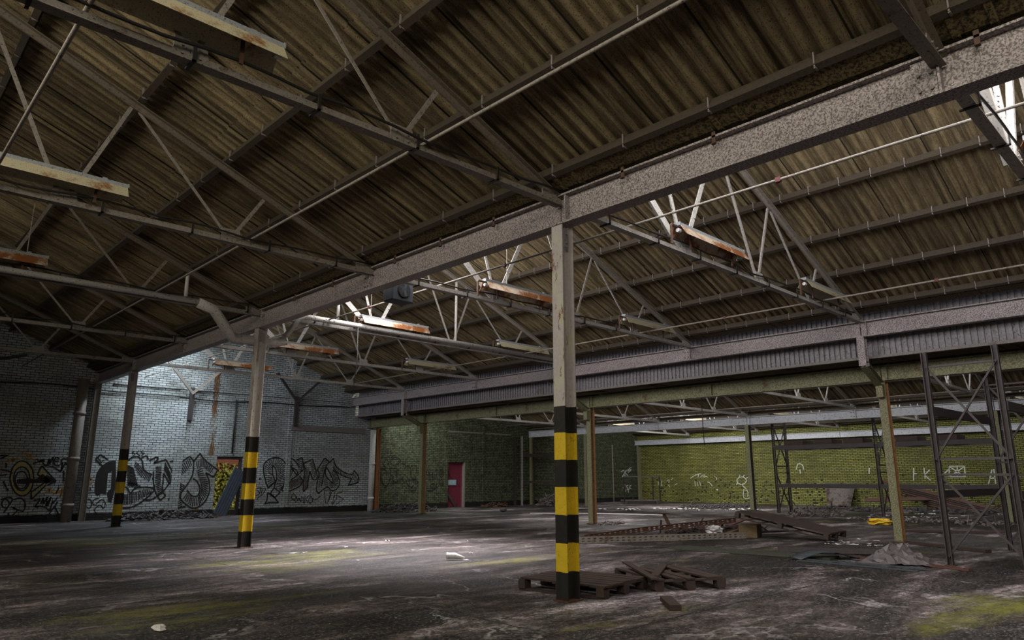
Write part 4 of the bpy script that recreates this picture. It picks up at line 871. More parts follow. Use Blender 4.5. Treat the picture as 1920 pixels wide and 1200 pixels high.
G_Bh = [[(9.72,1.65),(9.53,1.54)],[(9.76,1.57),(9.55,1.49)],[(9.8,1.49),(9.58,1.44)],[(9.84,1.42),(9.6,1.39)],[(9.88,1.34),(9.62,1.33)],[(9.92,1.27),(9.65,1.28)],[(9.97,1.19),(9.67,1.23)],[(9.99,1.11),(9.69,1.18)],[(9.99,1.03),(9.71,1.12)],[(9.99,0.94),(9.73,1.07)],[(9.99,0.86),(9.74,1.01)],[(9.98,0.78),(9.74,0.96)],[(9.97,0.7),(9.75,0.91)],[(9.93,0.64),(9.75,0.85)],[(9.89,0.57),(9.73,0.8)],[(9.84,0.51),(9.71,0.75)],[(9.8,0.44),(9.7,0.7)],[(9.75,0.39),(9.68,0.66)],[(9.67,0.37),(9.63,0.64)],[(9.59,0.36),(9.57,0.63)],[(9.51,0.35),(9.52,0.63)],[(9.44,0.38),(9.47,0.65)],[(9.37,0.44),(9.43,0.69)],[(9.31,0.5),(9.38,0.73)],[(9.24,0.55),(9.34,0.76)],[(9.18,0.61),(9.3,0.8)],[(8.86,1.55),(9.03,1.36)],[(8.91,1.61),(9.07,1.41)],[(8.95,1.67),(9.11,1.46)],[(8.99,1.73),(9.15,1.5)],[(9.03,1.79),(9.19,1.55)],[(9.08,1.84),(9.23,1.6)],[(9.14,1.89),(9.27,1.65)],[(9.19,1.94),(9.31,1.7)],[(9.24,1.99),(9.35,1.74)],[(9.51,1.87),(9.56,1.65)],[(9.56,1.92),(9.61,1.67)],[(9.62,1.96),(9.66,1.68)],[(9.68,2.01),(9.7,1.7)],[(9.74,1.97),(9.75,1.7)],[(9.8,1.92),(9.79,1.66)],[(9.86,1.87),(9.84,1.63)],[(9.92,1.82),(9.88,1.6)],[(9.98,1.76),(9.93,1.56)],[(10.05,1.71),(9.97,1.53)],[(10.11,1.66),(10.02,1.5)],[(8.81,0.63),(9.05,0.75)],[(8.83,0.57),(9.07,0.69)],[(8.85,0.51),(9.09,0.63)],[(8.87,0.44),(9.11,0.57)],[(8.89,0.38),(9.13,0.5)],[(8.91,0.32),(9.15,0.44)],[(8.93,0.26),(9.17,0.38)],[(9.06,1.12),(9.19,1.04)],[(9.03,1.07),(9.17,0.99)],[(9.01,1.02),(9.15,0.93)],[(8.99,0.97),(9.13,0.88)],[(8.97,0.92),(9.1,0.82)],[(8.94,0.87),(9.08,0.77)],[(7.56,1.83),(7.5,1.7)],[(7.6,1.8),(7.53,1.65)],[(7.63,1.77),(7.56,1.6)],[(7.67,1.73),(7.58,1.55)],[(7.71,1.7),(7.61,1.5)],[(7.75,1.67),(7.64,1.45)],[(7.78,1.63),(7.67,1.4)],[(7.82,1.6),(7.71,1.37)],[(7.86,1.57),(7.76,1.35)],[(7.9,1.54),(7.81,1.32)],[(7.94,1.51),(7.86,1.29)],[(7.98,1.48),(7.91,1.27)],[(8.02,1.44),(7.96,1.24)],[(8.06,1.41),(8.01,1.21)],[(8.17,1.67),(8.37,1.68)],[(8.18,1.61),(8.37,1.62)],[(8.18,1.54),(8.37,1.56)],[(8.19,1.48),(8.38,1.51)],[(8.19,1.42),(8.38,1.45)],[(8.19,1.35),(8.38,1.39)],[(8.2,1.29),(8.39,1.33)],[(8.2,1.22),(8.39,1.28)],[(8.21,1.16),(8.4,1.22)],[(8.23,1.1),(8.4,1.16)],[(8.25,1.03),(8.41,1.11)],[(8.27,0.97),(8.43,1.05)],[(8.29,0.91),(8.44,0.99)],[(8.31,0.85),(8.46,0.94)],[(8.33,0.78),(8.47,0.88)],[(8.35,0.72),(8.49,0.83)],[(7.3,0.77),(7.33,0.46)],[(7.35,0.78),(7.39,0.47)],[(7.4,0.8),(7.44,0.47)],[(7.46,0.82),(7.5,0.47)],[(7.51,0.83),(7.55,0.49)],[(7.56,0.85),(7.59,0.51)],[(7.62,0.87),(7.64,0.54)],[(7.67,0.88),(7.69,0.57)],[(7.73,0.9),(7.74,0.59)],[(7.78,0.91),(7.78,0.62)],[(7.84,0.92),(7.83,0.65)],[(7.89,0.94),(7.88,0.68)],[(7.95,0.94),(7.92,0.71)],[(8.01,0.93),(7.97,0.73)],[(8.07,0.92),(8.01,0.76)],[(8.13,0.91),(8.06,0.79)],[(8.47,1.83),(8.46,1.57)],[(8.5,1.78),(8.49,1.52)],[(8.53,1.73),(8.52,1.47)],[(8.56,1.68),(8.55,1.42)],[(8.59,1.63),(8.58,1.37)],[(8.61,1.58),(8.61,1.31)],[(8.64,1.54),(8.64,1.26)],[(8.67,1.49),(8.66,1.21)],[(7.27,1.73),(7.49,1.63)],[(7.28,1.68),(7.51,1.59)],[(7.29,1.63),(7.52,1.55)],[(7.29,1.58),(7.54,1.5)],[(7.3,1.53),(7.55,1.46)],[(7.31,1.48),(7.57,1.42)],[(7.31,1.43),(7.58,1.38)],[(7.32,1.39),(7.6,1.34)],[(7.32,1.34),(7.61,1.29)],[(7.33,1.29),(7.63,1.25)],[(7.34,1.24),(7.64,1.21)],[(7.34,1.19),(7.66,1.17)],[(7.35,1.14),(7.67,1.13)],[(7.36,1.09),(7.69,1.09)],[(7.46,1.22),(7.37,1.05)],[(7.52,1.19),(7.42,1.04)],[(7.58,1.16),(7.47,1.03)],[(7.64,1.13),(7.51,1.02)],[(7.7,1.1),(7.56,1.0)],[(7.76,1.07),(7.61,0.99)]]
G_Bt = [[(7.47,2.19),(7.38,2.14),(7.48,2.1),(7.44,2.04)],[(7.6,2.22),(7.54,2.12),(7.64,2.05)],[(7.73,2.22),(7.65,2.17),(7.76,2.12),(7.68,2.06)],[(6.38,0.52),(6.38,0.45),(6.36,0.4),(6.32,0.38),(6.28,0.4),(6.24,0.45),(6.23,0.52),(6.23,0.59),(6.25,0.64),(6.29,0.66),(6.33,0.64),(6.36,0.59),(6.38,0.52)],[(6.58,0.69),(6.42,0.63),(6.43,0.49),(6.54,0.47)],[(6.51,0.51),(6.65,0.64),(6.77,0.53),(6.74,0.37),(6.61,0.47),(6.48,0.31),(6.61,0.18)],[(6.09,0.83),(6.18,1.1)],[(6.09,0.83),(6.42,0.87)],[(6.22,0.99),(6.26,0.9)],[(6.27,1.03),(6.31,0.92)],[(6.4,1.94),(6.49,1.82)],[(6.57,1.89),(6.48,1.78)]]
G_Bor = [[(6.23,1.37),(6.12,1.32),(6.16,1.17),(6.3,1.14),(6.23,1.37)],[(6.16,1.3),(6.29,1.26)],[(6.09,1.21),(6.32,1.3)],[(6.19,1.44),(6.25,1.08)]]
G_Bfill = [[(6.93,1.87),(6.72,1.85),(6.53,1.71),(6.41,1.48),(6.39,1.16),(6.42,0.85),(6.51,0.74),(6.61,0.82),(6.76,0.8),(6.76,0.98),(6.74,1.46),(6.84,1.53),(6.88,0.98),(6.77,0.84),(6.85,0.55),(6.95,0.55),(7.02,1.07)]]
G_A = [[(4.72,1.3),(4.71,1.04),(4.63,0.86),(4.49,0.79),(4.33,0.86),(4.2,1.05),(4.12,1.3),(4.13,1.56),(4.21,1.74),(4.35,1.82),(4.51,1.75),(4.65,1.56),(4.72,1.3)],[(4.57,1.26),(4.56,1.13),(4.52,1.03),(4.44,1.0),(4.36,1.03),(4.29,1.13),(4.25,1.26),(4.26,1.38),(4.3,1.48),(4.38,1.51),(4.46,1.48),(4.53,1.38),(4.57,1.26)],[(4.62,1.29),(4.61,1.12),(4.55,0.99),(4.46,0.94),(4.35,0.99),(4.26,1.12),(4.21,1.29),(4.21,1.47),(4.27,1.59),(4.37,1.64),(4.48,1.6),(4.57,1.47),(4.62,1.29)],[(4.9,1.76),(4.9,1.87),(4.81,1.83)],[(4.72,1.89),(4.81,1.81),(4.9,1.85)],[(4.64,1.74),(4.9,1.85)],[(4.9,1.85),(4.9,1.76),(4.99,1.7)],[(5.02,1.7),(5.05,1.89)],[(5.05,1.89),(5.08,1.74)],[(5.08,1.74),(5.14,1.95)],[(5.14,1.95),(5.18,1.74)],[(5.33,1.9),(5.21,1.93),(5.22,1.71),(5.36,1.69)],[(5.21,1.82),(5.32,1.83)],[(5.39,1.73),(5.4,1.9),(5.54,1.88),(5.57,1.77)],[(5.43,1.8),(5.41,1.52)],[(5.41,1.52),(5.5,1.77)],[(5.48,1.8),(5.64,1.62)],[(5.48,1.54),(5.52,1.21)],[(4.92,1.7),(5.18,1.65),(5.41,1.5)],[(4.88,1.68),(5.32,1.21)],[(4.88,1.68),(4.8,1.42)],[(4.8,1.42),(5.01,1.25)],[(5.06,1.1),(4.74,0.68)],[(4.74,0.68),(4.7,0.89)],[(4.7,0.89),(5.02,1.18)],[(5.32,1.21),(5.1,1.1)],[(3.84,1.56),(4.07,1.51),(4.16,1.44)],[(3.86,1.38),(4.04,1.42)],[(3.78,1.96),(3.97,1.98),(3.8,1.87)],[(3.96,1.76),(3.98,1.6)],[(3.96,1.22),(4.12,0.93)],[(3.97,0.68),(4.13,0.75),(4.26,0.68),(4.09,0.31)],[(4.2,0.57),(4.19,0.51),(4.16,0.46),(4.12,0.45),(4.07,0.46),(4.03,0.51),(4.01,0.57),(4.02,0.64),(4.04,0.68),(4.09,0.7),(4.13,0.68),(4.17,0.63),(4.2,0.57)],[(4.29,0.68),(4.44,0.73),(4.58,0.6),(4.57,0.34),(4.25,0.48)],[(4.2,0.3),(4.26,0.19),(4.42,0.37),(4.29,0.46)],[(4.8,0.65),(4.97,0.68)],[(4.97,0.68),(4.85,0.46)],[(4.85,0.46),(5.01,0.48)],[(5.0,0.55),(5.04,0.73)],[(5.04,0.73),(5.07,0.55)],[(5.07,0.55),(5.14,0.75)],[(5.14,0.75),(5.14,0.47)],[(5.14,0.47),(5.24,0.75)],[(5.24,0.75),(5.19,0.47)],[(5.31,0.54),(5.42,0.73)],[(5.3,0.62),(5.26,0.34)],[(5.44,0.6),(5.2,0.14)],[(5.37,0.45),(5.56,0.13)],[(4.85,0.46),(5.08,0.46),(5.26,0.32)]]
G_Ah = [[(4.72,1.27),(4.64,1.27)],[(4.72,1.21),(4.64,1.23)],[(4.72,1.15),(4.64,1.18)],[(4.71,1.09),(4.63,1.14)],[(4.7,1.03),(4.63,1.09)],[(4.68,0.98),(4.61,1.05)],[(4.66,0.93),(4.6,1.02)],[(4.63,0.89),(4.58,0.98)],[(4.6,0.85),(4.55,0.96)],[(4.56,0.82),(4.52,0.93)],[(4.51,0.81),(4.48,0.92)],[(4.46,0.81),(4.44,0.92)],[(4.41,0.82),(4.4,0.93)],[(4.36,0.85),(4.37,0.96)],[(4.31,0.89),(4.33,0.99)],[(4.27,0.94),(4.3,1.02)],[(4.24,0.99),(4.28,1.06)],[(4.21,1.04),(4.26,1.1)],[(4.19,1.1),(4.24,1.14)],[(4.16,1.15),(4.22,1.18)],[(4.15,1.21),(4.21,1.23)],[(4.14,1.27),(4.2,1.27)],[(4.13,1.33),(4.19,1.32)],[(4.13,1.39),(4.19,1.36)],[(4.13,1.45),(4.19,1.41)],[(4.13,1.51),(4.2,1.45)],[(4.14,1.56),(4.2,1.49)],[(4.16,1.62),(4.22,1.53)],[(4.18,1.67),(4.23,1.57)],[(4.21,1.71),(4.25,1.6)],[(4.24,1.75),(4.28,1.63)],[(4.28,1.78),(4.31,1.66)],[(4.33,1.8),(4.35,1.66)],[(4.38,1.8),(4.39,1.66)],[(4.43,1.79),(4.43,1.66)],[(4.48,1.75),(4.46,1.63)],[(4.53,1.72),(4.5,1.61)],[(4.57,1.67),(4.53,1.57)],[(4.6,1.62),(4.55,1.53)],[(4.63,1.57),(4.58,1.49)],[(4.66,1.51),(4.59,1.45)],[(4.68,1.45),(4.61,1.41)],[(4.7,1.39),(4.62,1.36)],[(4.71,1.33),(4.63,1.32)],[(4.9,1.61),(4.85,1.44)],[(4.94,1.56),(4.88,1.42)],[(4.98,1.52),(4.91,1.39)],[(5.01,1.48),(4.94,1.37)],[(5.05,1.43),(4.97,1.34)],[(5.09,1.39),(5.0,1.31)],[(5.13,1.34),(5.03,1.29)],[(5.17,1.3),(5.06,1.26)],[(5.21,1.26),(5.09,1.23)],[(5.02,1.08),(4.97,1.13)],[(4.98,1.03),(4.93,1.09)],[(4.94,0.98),(4.89,1.04)],[(4.9,0.93),(4.86,1.0)],[(4.86,0.88),(4.82,0.96)],[(4.82,0.83),(4.78,0.91)],[(4.78,0.77),(4.75,0.87)]]
G_Afat = [[(4.3,1.21),(4.98,1.24),(5.25,1.22)],[(5.0,1.33),(5.28,1.21)],[(4.87,1.38),(5.12,1.18)]]
G_Ao = [[(4.04,1.88),(4.0,1.84),(4.05,1.8),(4.03,1.75)],[(4.08,1.78),(4.09,1.88)],[(4.09,1.88),(4.13,1.8)],[(4.13,1.8),(4.15,1.9)],[(4.15,1.9),(4.17,1.82)],[(4.25,1.97),(4.21,1.9),(4.28,1.86)],[(4.31,2.1),(4.37,2.03),(4.43,2.05),(4.48,1.9),(4.41,1.9)],[(4.46,2.05),(4.6,1.94)],[(4.54,1.92),(4.68,1.83)],[(5.02,0.83),(5.25,1.03)],[(5.11,1.01),(5.33,0.84)],[(5.33,0.84),(5.42,1.01)],[(5.42,1.01),(5.36,0.84)],[(5.36,0.84),(5.51,0.95)],[(5.51,0.95),(5.47,0.74)],[(5.62,0.97),(5.62,0.94),(5.6,0.91),(5.57,0.9),(5.54,0.91),(5.51,0.94),(5.5,0.97),(5.51,1.0),(5.53,1.03),(5.55,1.04),(5.58,1.03),(5.61,1.0),(5.62,0.97)],[(5.53,0.91),(5.49,0.73)],[(4.62,1.25),(4.69,1.51),(4.6,1.66)],[(4.67,1.18),(4.59,0.89),(4.4,0.8)]]
G_C = [[(16.91,1.06),(16.78,1.06),(16.71,1.15),(16.66,1.39),(16.69,1.61),(16.82,1.92),(16.98,1.83),(17.08,1.74)],[(16.91,1.06),(17.16,1.3)],[(17.08,1.74),(17.3,1.7),(17.44,1.63),(17.5,1.39)],[(17.16,1.3),(17.31,1.09),(17.47,1.0),(17.62,1.13),(17.68,1.43),(17.66,1.71)],[(17.48,2.15),(17.29,1.91)],[(17.29,1.91),(17.43,1.74)],[(17.59,1.87),(17.48,2.15)],[(17.65,1.95),(17.69,2.1),(17.92,2.2),(18.11,2.15),(18.19,2.03),(18.07,1.92),(17.79,1.86),(17.65,1.95)],[(17.66,1.71),(17.94,1.73),(18.1,1.61)],[(17.77,1.46),(17.85,1.02)],[(17.99,1.65),(18.03,1.13),(17.82,1.24)],[(18.21,1.94),(18.42,1.88),(18.47,1.79),(18.41,1.67)],[(18.47,1.79),(18.59,1.87),(18.72,1.77),(18.83,1.86),(19.05,1.83),(19.03,1.52)],[(18.74,1.73),(18.78,1.31),(19.09,1.29)],[(18.61,1.2),(18.85,1.24),(19.12,1.18),(19.08,0.85),(18.87,0.76),(18.67,0.88),(18.62,1.05)],[(18.22,1.2),(18.33,1.31),(18.38,1.09),(18.52,1.24)],[(18.05,1.16),(18.14,1.28),(18.19,1.13)],[(17.06,1.68),(16.96,1.46),(17.01,1.24)],[(17.21,1.65),(17.23,1.24)],[(19.74,1.66),(19.78,1.2)],[(19.95,1.59),(19.96,1.23)],[(20.18,1.75),(20.21,1.23)],[(20.6,1.53),(20.58,1.44),(20.53,1.38),(20.46,1.35),(20.39,1.38),(20.34,1.44),(20.32,1.53),(20.33,1.62),(20.38,1.68),(20.45,1.71),(20.52,1.69),(20.58,1.62),(20.6,1.53)],[(20.59,1.11),(20.58,1.04),(20.53,0.99),(20.47,0.97),(20.41,0.99),(20.36,1.04),(20.34,1.12),(20.36,1.19),(20.4,1.24),(20.46,1.26),(20.53,1.24),(20.57,1.19),(20.59,1.11)],[(20.53,1.55),(20.52,1.51),(20.5,1.47),(20.46,1.46),(20.42,1.47),(20.39,1.51),(20.38,1.55),(20.39,1.59),(20.42,1.63),(20.45,1.64),(20.49,1.63),(20.52,1.6),(20.53,1.55)],[(20.13,0.96),(20.11,0.9),(20.06,0.86),(19.99,0.84),(19.92,0.86),(19.87,0.9),(19.85,0.96),(19.87,1.02),(19.92,1.06),(19.99,1.08),(20.06,1.06),(20.11,1.02),(20.13,0.96)],[(19.7,0.77),(19.95,0.75),(20.17,0.88),(20.19,1.08)],[(19.24,1.2),(19.37,1.31)],[(19.24,1.06),(19.37,1.2)],[(18.57,1.09),(18.77,0.93),(18.95,1.05),(18.82,0.86)],[(19.57,1.62),(19.68,1.43),(19.8,1.57)]]
G_Ew = [[(33.77,1.67),(34.03,1.76),(34.11,1.63),(33.86,1.39)],[(33.86,1.39),(34.2,1.47)],[(34.22,1.76),(34.13,1.49)],[(34.41,1.81),(34.17,1.65)],[(34.17,1.65),(34.53,1.38)],[(34.8,1.95),(34.52,1.83),(34.46,1.65),(34.75,1.77)],[(34.5,1.76),(34.79,1.83)],[(33.95,0.96),(34.1,0.98),(34.06,0.78),(33.9,0.78)],[(34.44,0.91),(34.24,0.85),(34.43,0.71)],[(34.58,0.91),(34.53,0.71)],[(34.73,0.91),(34.54,0.8),(34.72,0.69)],[(34.04,0.69),(34.07,0.52)],[(34.19,0.67),(34.15,0.54)],[(34.3,0.67),(34.53,0.69)],[(34.41,0.67),(34.44,0.49)]]
G_Ey = [[(22.38,1.31),(22.02,1.5),(21.67,1.56)],[(21.85,1.52),(21.88,1.35)],[(21.73,1.37),(21.6,1.48),(21.56,1.35)],[(21.5,1.5),(21.49,1.35)],[(21.44,1.42),(21.24,1.37)],[(22.1,1.14),(22.09,0.88)],[(21.95,1.1),(21.91,0.89)],[(21.8,1.14),(21.74,0.91)],[(21.31,1.12),(21.17,1.06),(21.01,0.89)],[(20.86,1.39),(20.74,1.35),(20.73,1.23)],[(20.81,0.69),(20.69,0.73),(20.74,0.65)],[(18.98,1.19),(19.03,1.09),(19.13,1.02),(19.27,0.99),(19.4,1.02),(19.49,1.09),(19.52,1.19),(19.48,1.28),(19.37,1.35),(19.24,1.38),(19.1,1.35),(19.01,1.28),(18.98,1.19)],[(19.37,1.39),(19.32,1.49)],[(19.14,1.39),(19.07,1.49)],[(18.97,1.31),(18.86,1.37)],[(19.49,1.06),(19.58,0.98)],[(19.22,0.98),(19.18,0.9),(19.02,0.76)],[(19.15,0.74),(19.22,0.38),(19.08,0.26),(18.85,0.31)],[(19.04,0.72),(18.94,0.63),(18.96,0.35)],[(23.95,1.18),(23.79,1.22),(23.85,1.05)],[(23.68,1.22),(23.54,1.31)],[(23.85,0.96),(23.76,0.79)],[(23.43,0.96),(23.25,1.01)],[(24.54,1.13),(24.53,0.91)],[(24.32,1.16),(24.34,0.89)]]
G_I9 = [[(16.22,1.74),(16.1,2.02),(15.88,1.95),(15.85,1.73)],[(16.03,1.74),(16.03,1.54)],[(10.8,1.76),(10.87,1.22)],[(10.83,1.51),(10.7,1.51)],[(10.16,1.68),(10.4,1.45)],[(10.4,1.45),(10.18,1.22)],[(10.38,1.76),(10.39,1.3)],[(9.67,1.45),(9.39,1.71)],[(9.38,1.82),(8.8,1.82)],[(8.8,1.82),(8.82,1.37)],[(8.82,1.37),(9.43,1.37)],[(9.43,1.37),(9.38,1.82)],[(9.43,1.37),(8.8,1.8)],[(9.38,1.81),(8.82,1.37)],[(9.07,1.82),(9.13,1.37)],[(7.81,1.66),(8.01,1.07)],[(7.74,1.69),(7.75,1.08)],[(7.95,1.29),(7.73,1.33)],[(12.71,1.79),(12.74,1.52)]]
wy = lambda x, z: Vector((x, YE, z)); wx = lambda y, z: Vector((XW, y, z)); nx_ = Vector((-1, 0, 0))
def paint(name, sets, parent, to3, nrm, label):
    """sprayed lines are part of the wall they are sprayed on"""
    for i, (st, w, m, off) in enumerate(sets):
        o = strokes_mesh(st, w, to3, nrm, off=off).build(name, m, parent); o['label'] = label
pb, po, py_, pw = M['paint_black'], M['paint_orange'], M['paint_yellow'], M['paint_white']
def band(h, to3, nrm, w, m, parent, label, off):
    strokes_mesh(h, w, to3, nrm, off=off).build('graffiti', m, parent)['label'] = label
paint('graffiti', [(G_D, .045, pb, .006), (G_Dh, .022, pb, .005), (G_Dt, .028, pb, .006)], wall_back, wy, sn, 'black outlined ropelike letters ending in an arrow, on the white wall right of the doorway')
paint('graffiti', [(G_B, .05, pb, .006), (G_Bh, .032, pb, .005), (G_Bt, .03, pb, .006)], wall_back, wy, sn, 'large black striped letters on the white wall left of the doorway')
paint('graffiti', [(G_Bor, .035, po, .004)], wall_back, wy, sn, 'small orange scribble by the wall stanchion')
f = MB(); q = [Vector((x, YE-.004, z)) for x, z in G_Bfill[0]]
f.add(q, [tuple(range(len(q)))]); f.build('graffiti', pb, wall_back)['label'] = 'solid black curved letter on the white wall behind the farthest banded column'
paint('graffiti', [(G_A, .04, pb, .007), (G_Ah, .03, py_, .005), (G_Afat, .14, pb, .006)], wall_back, wy, sn, 'ringed wheel with a black arrow on the grey wall at the far left')
paint('graffiti', [(G_Ao, .035, po, .004)], wall_back, wy, sn, 'orange tags on the grey wall at the far left')
paint('graffiti', [(G_C, .032, pb, .006)], wall_back, wy, sn, 'black outline letters on the green wall left of the red door')
paint('graffiti', [(G_Ew, .045, pw, .006)], wall_back, wy, sn, 'white letters 2KE and JCK on the dark green wall')
paint('graffiti', [(G_Ey, .034, pw, .006), (G_I9, .038, pw, .006)], wall_right, wx, nx_, 'thin white spray drawings on the yellow-green wall')

# ---------------------------------------------------------------- racking
def ladder(b, a, c, w, face, pitch=.075, t=.012, hole=.035):
    """perforated strip from a to c lying in the plane whose normal is face"""
    a = Vector(a); c = Vector(c); d = (c-a); Ln = d.length; d.normalize(); s = d.cross(Vector(face)).normalized()
    for k in (-1, 0, 1): b.bar(a+s*k*w*.40, c+s*k*w*.40, w*.22, t, up=face)
    n = int(Ln/pitch)
    for i in range(n+1):
        p = a+d*(i*pitch+pitch*.25); b.bar(p-s*w*.42, p+s*w*.42, pitch-hole, t*.9, up=face)
def post(parent, p, h, m, holes=True, w=.085, face=(1,0,0)):
    b = MB(); x, y = p
    if holes:
        ladder(b, (x, y, 0), (x, y, h), w, face)
        f = Vector(face); s = Vector((0,0,1)).cross(f)
        for k in (-1, 1):
            q = Vector((x, y, 0))+s*k*w/2+f*.03; b.bar(q, q+Vector((0,0,h)), .006, .06, up=f)
    else:
        b.sweep((x, y, 0), (x, y, h), [(-.04,-.045),(.04,-.045),(.04,.045),(.028,.045),(.028,-.033),(-.028,-.033),(-.028,.045),(-.04,.045)], up=(-1,0,0))
    return b.build('upright', m, parent)
def rack_braces(parent, a, c, h, m, zs):
    a = Vector(a+(0,)); c = Vector(c+(0,)); z = lambda v, q: Vector((v.x, v.y, q))
    for q in (zs[1], zs[2], zs[3]): MB().angle(z(a, q), z(c, q), .035, .006).build('horizontal_brace', m, parent)
    for lo, hi in ((zs[0], zs[1]), (zs[2], zs[3])):
        MB().angle(z(a, lo), z(c, hi), .035, .006).build('diagonal_brace', m, parent); MB().angle(z(a, hi), z(c, lo), .035, .006, flip=-1).build('diagonal_brace', m, parent)
# near rack
r = empty('pallet_rack', (12.66, 3.5, 0), 'tall dark rack of bare uprights with crossed braces, nearest, at the right edge', 'rack')
for x, h, ys in ((0, 3.3, (0, -.98)), (3.36, 3.2, (-.09, -1.08))):
    for y in ys:
        post(r, (x, y), h, M['rack'], False); MB().box((x-.07, y-.07, 0), (x+.07, y+.07, .012)).build('foot_plate', M['rust'], r)
    rack_braces(r, (x, ys[0]), (x, ys[1]), h, M['rack'], (.12, 1.34, 1.58, 3.04))
for z0, z1 in ((2.30, 2.44), (1.0, 1.12)):
    for y, y2 in ((.03, -.06), (-1.01, -1.11)): MB().bar((.05, y, (z0+z1)/2), (3.3, y2, (z0+z1)/2), .05, z1-z0).build('rack_beam', M['rack'], r)
# far rack before the yellow-green wall
r = empty('pallet_rack', (27, 9.35, 0), 'long perforated pallet rack with two dark levels standing before the yellow-green wall', 'rack')
for y in (3.8, 0, -3.85):
    for x in (0, 1.05): post(r, (x, y), 3.55, M['rack'], True, .10, face=(-1,0,0) )
    rack_braces(r, (0, y), (1.05, y), 3.55, M['rack'], (.1, 1.5, 1.75, 3.4))
for z0, z1 in ((2.40, 2.56), (.95, 1.10)):
    for x in (-.03, 1.08): 
        for ya, yb in ((3.75, .05), (-.05, -3.8)): MB().bar((x, ya, (z0+z1)/2), (x, yb, (z0+z1)/2), .05, z1-z0).build('rack_beam', M['rack'], r)
for y in (3.0, 1.9, .8, -1.0, -2.2): MB().box((.02, y-.35, 2.57), (1.0, y+.35, 2.74)).build('deck_crate', M['wood'], r)['label'] = 'dark box left on the upper beams'
# rack against the green wall
r = empty('pallet_rack', (25.0, 25.3, 0), 'dark rack with one pale-edged upright against the green wall, right of the red door', 'rack')
post(r, (0, 0), 3.35, M['truss'], True, .10, face=(-.7,-.7,0)); post(r, (4.1, 0), 3.35, M['rack'], True, .10, face=(0,-1,0)); post(r, (0, .5), 3.35, M['rack'], False)
for z0, z1 in ((2.35, 2.52), (1.08, 1.18)): MB().bar((.05, 0, (z0+z1)/2), (4.05, 0, (z0+z1)/2), .05, z1-z0).build('rack_beam', M['rack'], r)
# fallen rack frame
o = empty('fallen_rack_frame', (11.33, 9.83, 0), 'fallen perforated rack frame lying on the floor right of the nearest column', 'rack frame')
d = Vector((3.62, -1.74, 0)); dn = d.normalized(); sd_ = Vector((-dn.y, dn.x, 0))
b = MB(); ladder(b, Vector((0,0,.075)), d*1.0+Vector((0,0,.075)), .13, sd_, .13, .012, .062); b.bar(Vector((0,0,.012))+sd_*.035, d+Vector((0,0,.012))+sd_*.035, .07, .006); b.build('upright', M['truss'], o)['label'] = 'pale perforated upright'
q0 = sd_*.95+Vector((.55,-.2,.04)); q1 = q0+dn*1.5+Vector((0,0,.14)); q2 = q0+dn*3.9+Vector((0,0,.30))
b = MB(); ladder(b, q0, q1, .10, sd_, .13, .012, .06); ladder(b, q1, q2, .10, sd_, .13, .012, .06); b.bar(q0+Vector((0,0,.05)), q1+Vector((0,0,.05)), .06, .01); b.bar(q1+Vector((0,0,.05)), q2+Vector((0,0,.05)), .06, .01); b.build('upright', M['rust'], o)
for t0, t1 in ((.2, .5), (.55, .3), (.62, .85), (.9, .7)):
    a = d*t0+Vector((0,0,.06)); c = q0+dn*3.9*t1+Vector((0,0,.30*t1)); MB().bar(a, c, .028, .01).build('diagonal_brace', M['rack'], o)

# ---------------------------------------------------------------- pallets, planks and scrap
def make_pallet(Lx, Wy, nb, seed, skip=()):
    t = empty('wooden_pallet', (0,0,0)); g = random.Random(seed); W_ = Wy/nb
    for i in range(nb):
        if i in skip: continue
        y = -Wy/2+W_*(i+.5)+g.uniform(-.006, .006); dx = g.uniform(-.02, .02); k = g.uniform(-.012, .012)
        MB().bar((-Lx/2+dx, y-k, .133), (Lx/2+dx, y+k, .133), W_*.80, .02).build('top_board', M['wood'], t)
    for x in (-Lx/2+.05, 0, Lx/2-.05): MB().bar((x, -Wy/2, .113), (x, Wy/2, .113), .09, .018).build('cross_board', M['wood'], t)
    for x in (-Lx/2+.05, 0, Lx/2-.05):
        for y in (-Wy/2+.06, 0, Wy/2-.06): MB().box((x-.05, y-.06, .02), (x+.05, y+.06, .104)).build('block', M['wood'], t)
    for y in (-Wy/2+.06, 0, Wy/2-.06): MB().bar((-Lx/2, y, .01), (Lx/2, y, .01), .09, .018).build('bottom_board', M['wood'], t)
    return t
p = make_pallet(1.20, 1.0, 7, 1); p.location = (6.82, 5.86, 0.001); p.rotation_euler = (0, 0, math.radians(97)); tag(p, 'brown wooden pallet lying just behind the nearest banded column', 'pallet', 'pallets on the floor')
p = make_pallet(1.15, .95, 7, 2, (2, 5)); p.location = (7.95, 5.42, .001); p.rotation_euler = (0, 0, math.radians(62)); tag(p, 'broken brown pallet with missing boards, right of the pallet at the nearest column', 'pallet', 'pallets on the floor')
p = make_pallet(2.02, 1.2, 9, 3); p.location = (15.6, 7.40, .25); p.rotation_euler = (0, math.radians(-9.6), math.radians(94)); p.rotation_euler = (math.radians(0), math.radians(-11.0), math.radians(95)); tag(p, 'large dark pallet tilted up on a heap of scrap, right of the fallen rack frame', 'pallet', 'pallets on the floor')
def plank(a, c, w, t, m, label, name='plank', cat='plank', group=None, up=(0,0,1)):
    a = Vector(a); c = Vector(c); o = MB().bar((0,0,0), c-a, w, t, up=up).build(name, m); o.location = a
    tag(o, label, cat, group); return o
plank((6.72, 4.62, .05), (6.42, 4.30, .03), .12, .05, M['wood'], 'short broken board end in front of the pallets by the nearest column')
plank((7.35, 5.2, .165), (8.35, 5.75, .17), .10, .02, M['wood'], 'loose board lying across the broken pallet')
plank((7.15, 5.05, .165), (8.1, 6.2, .19), .09, .02, M['wood'], 'second loose board slanting across the broken pallet')
gp = 'planks heaped behind the fallen rack frame'
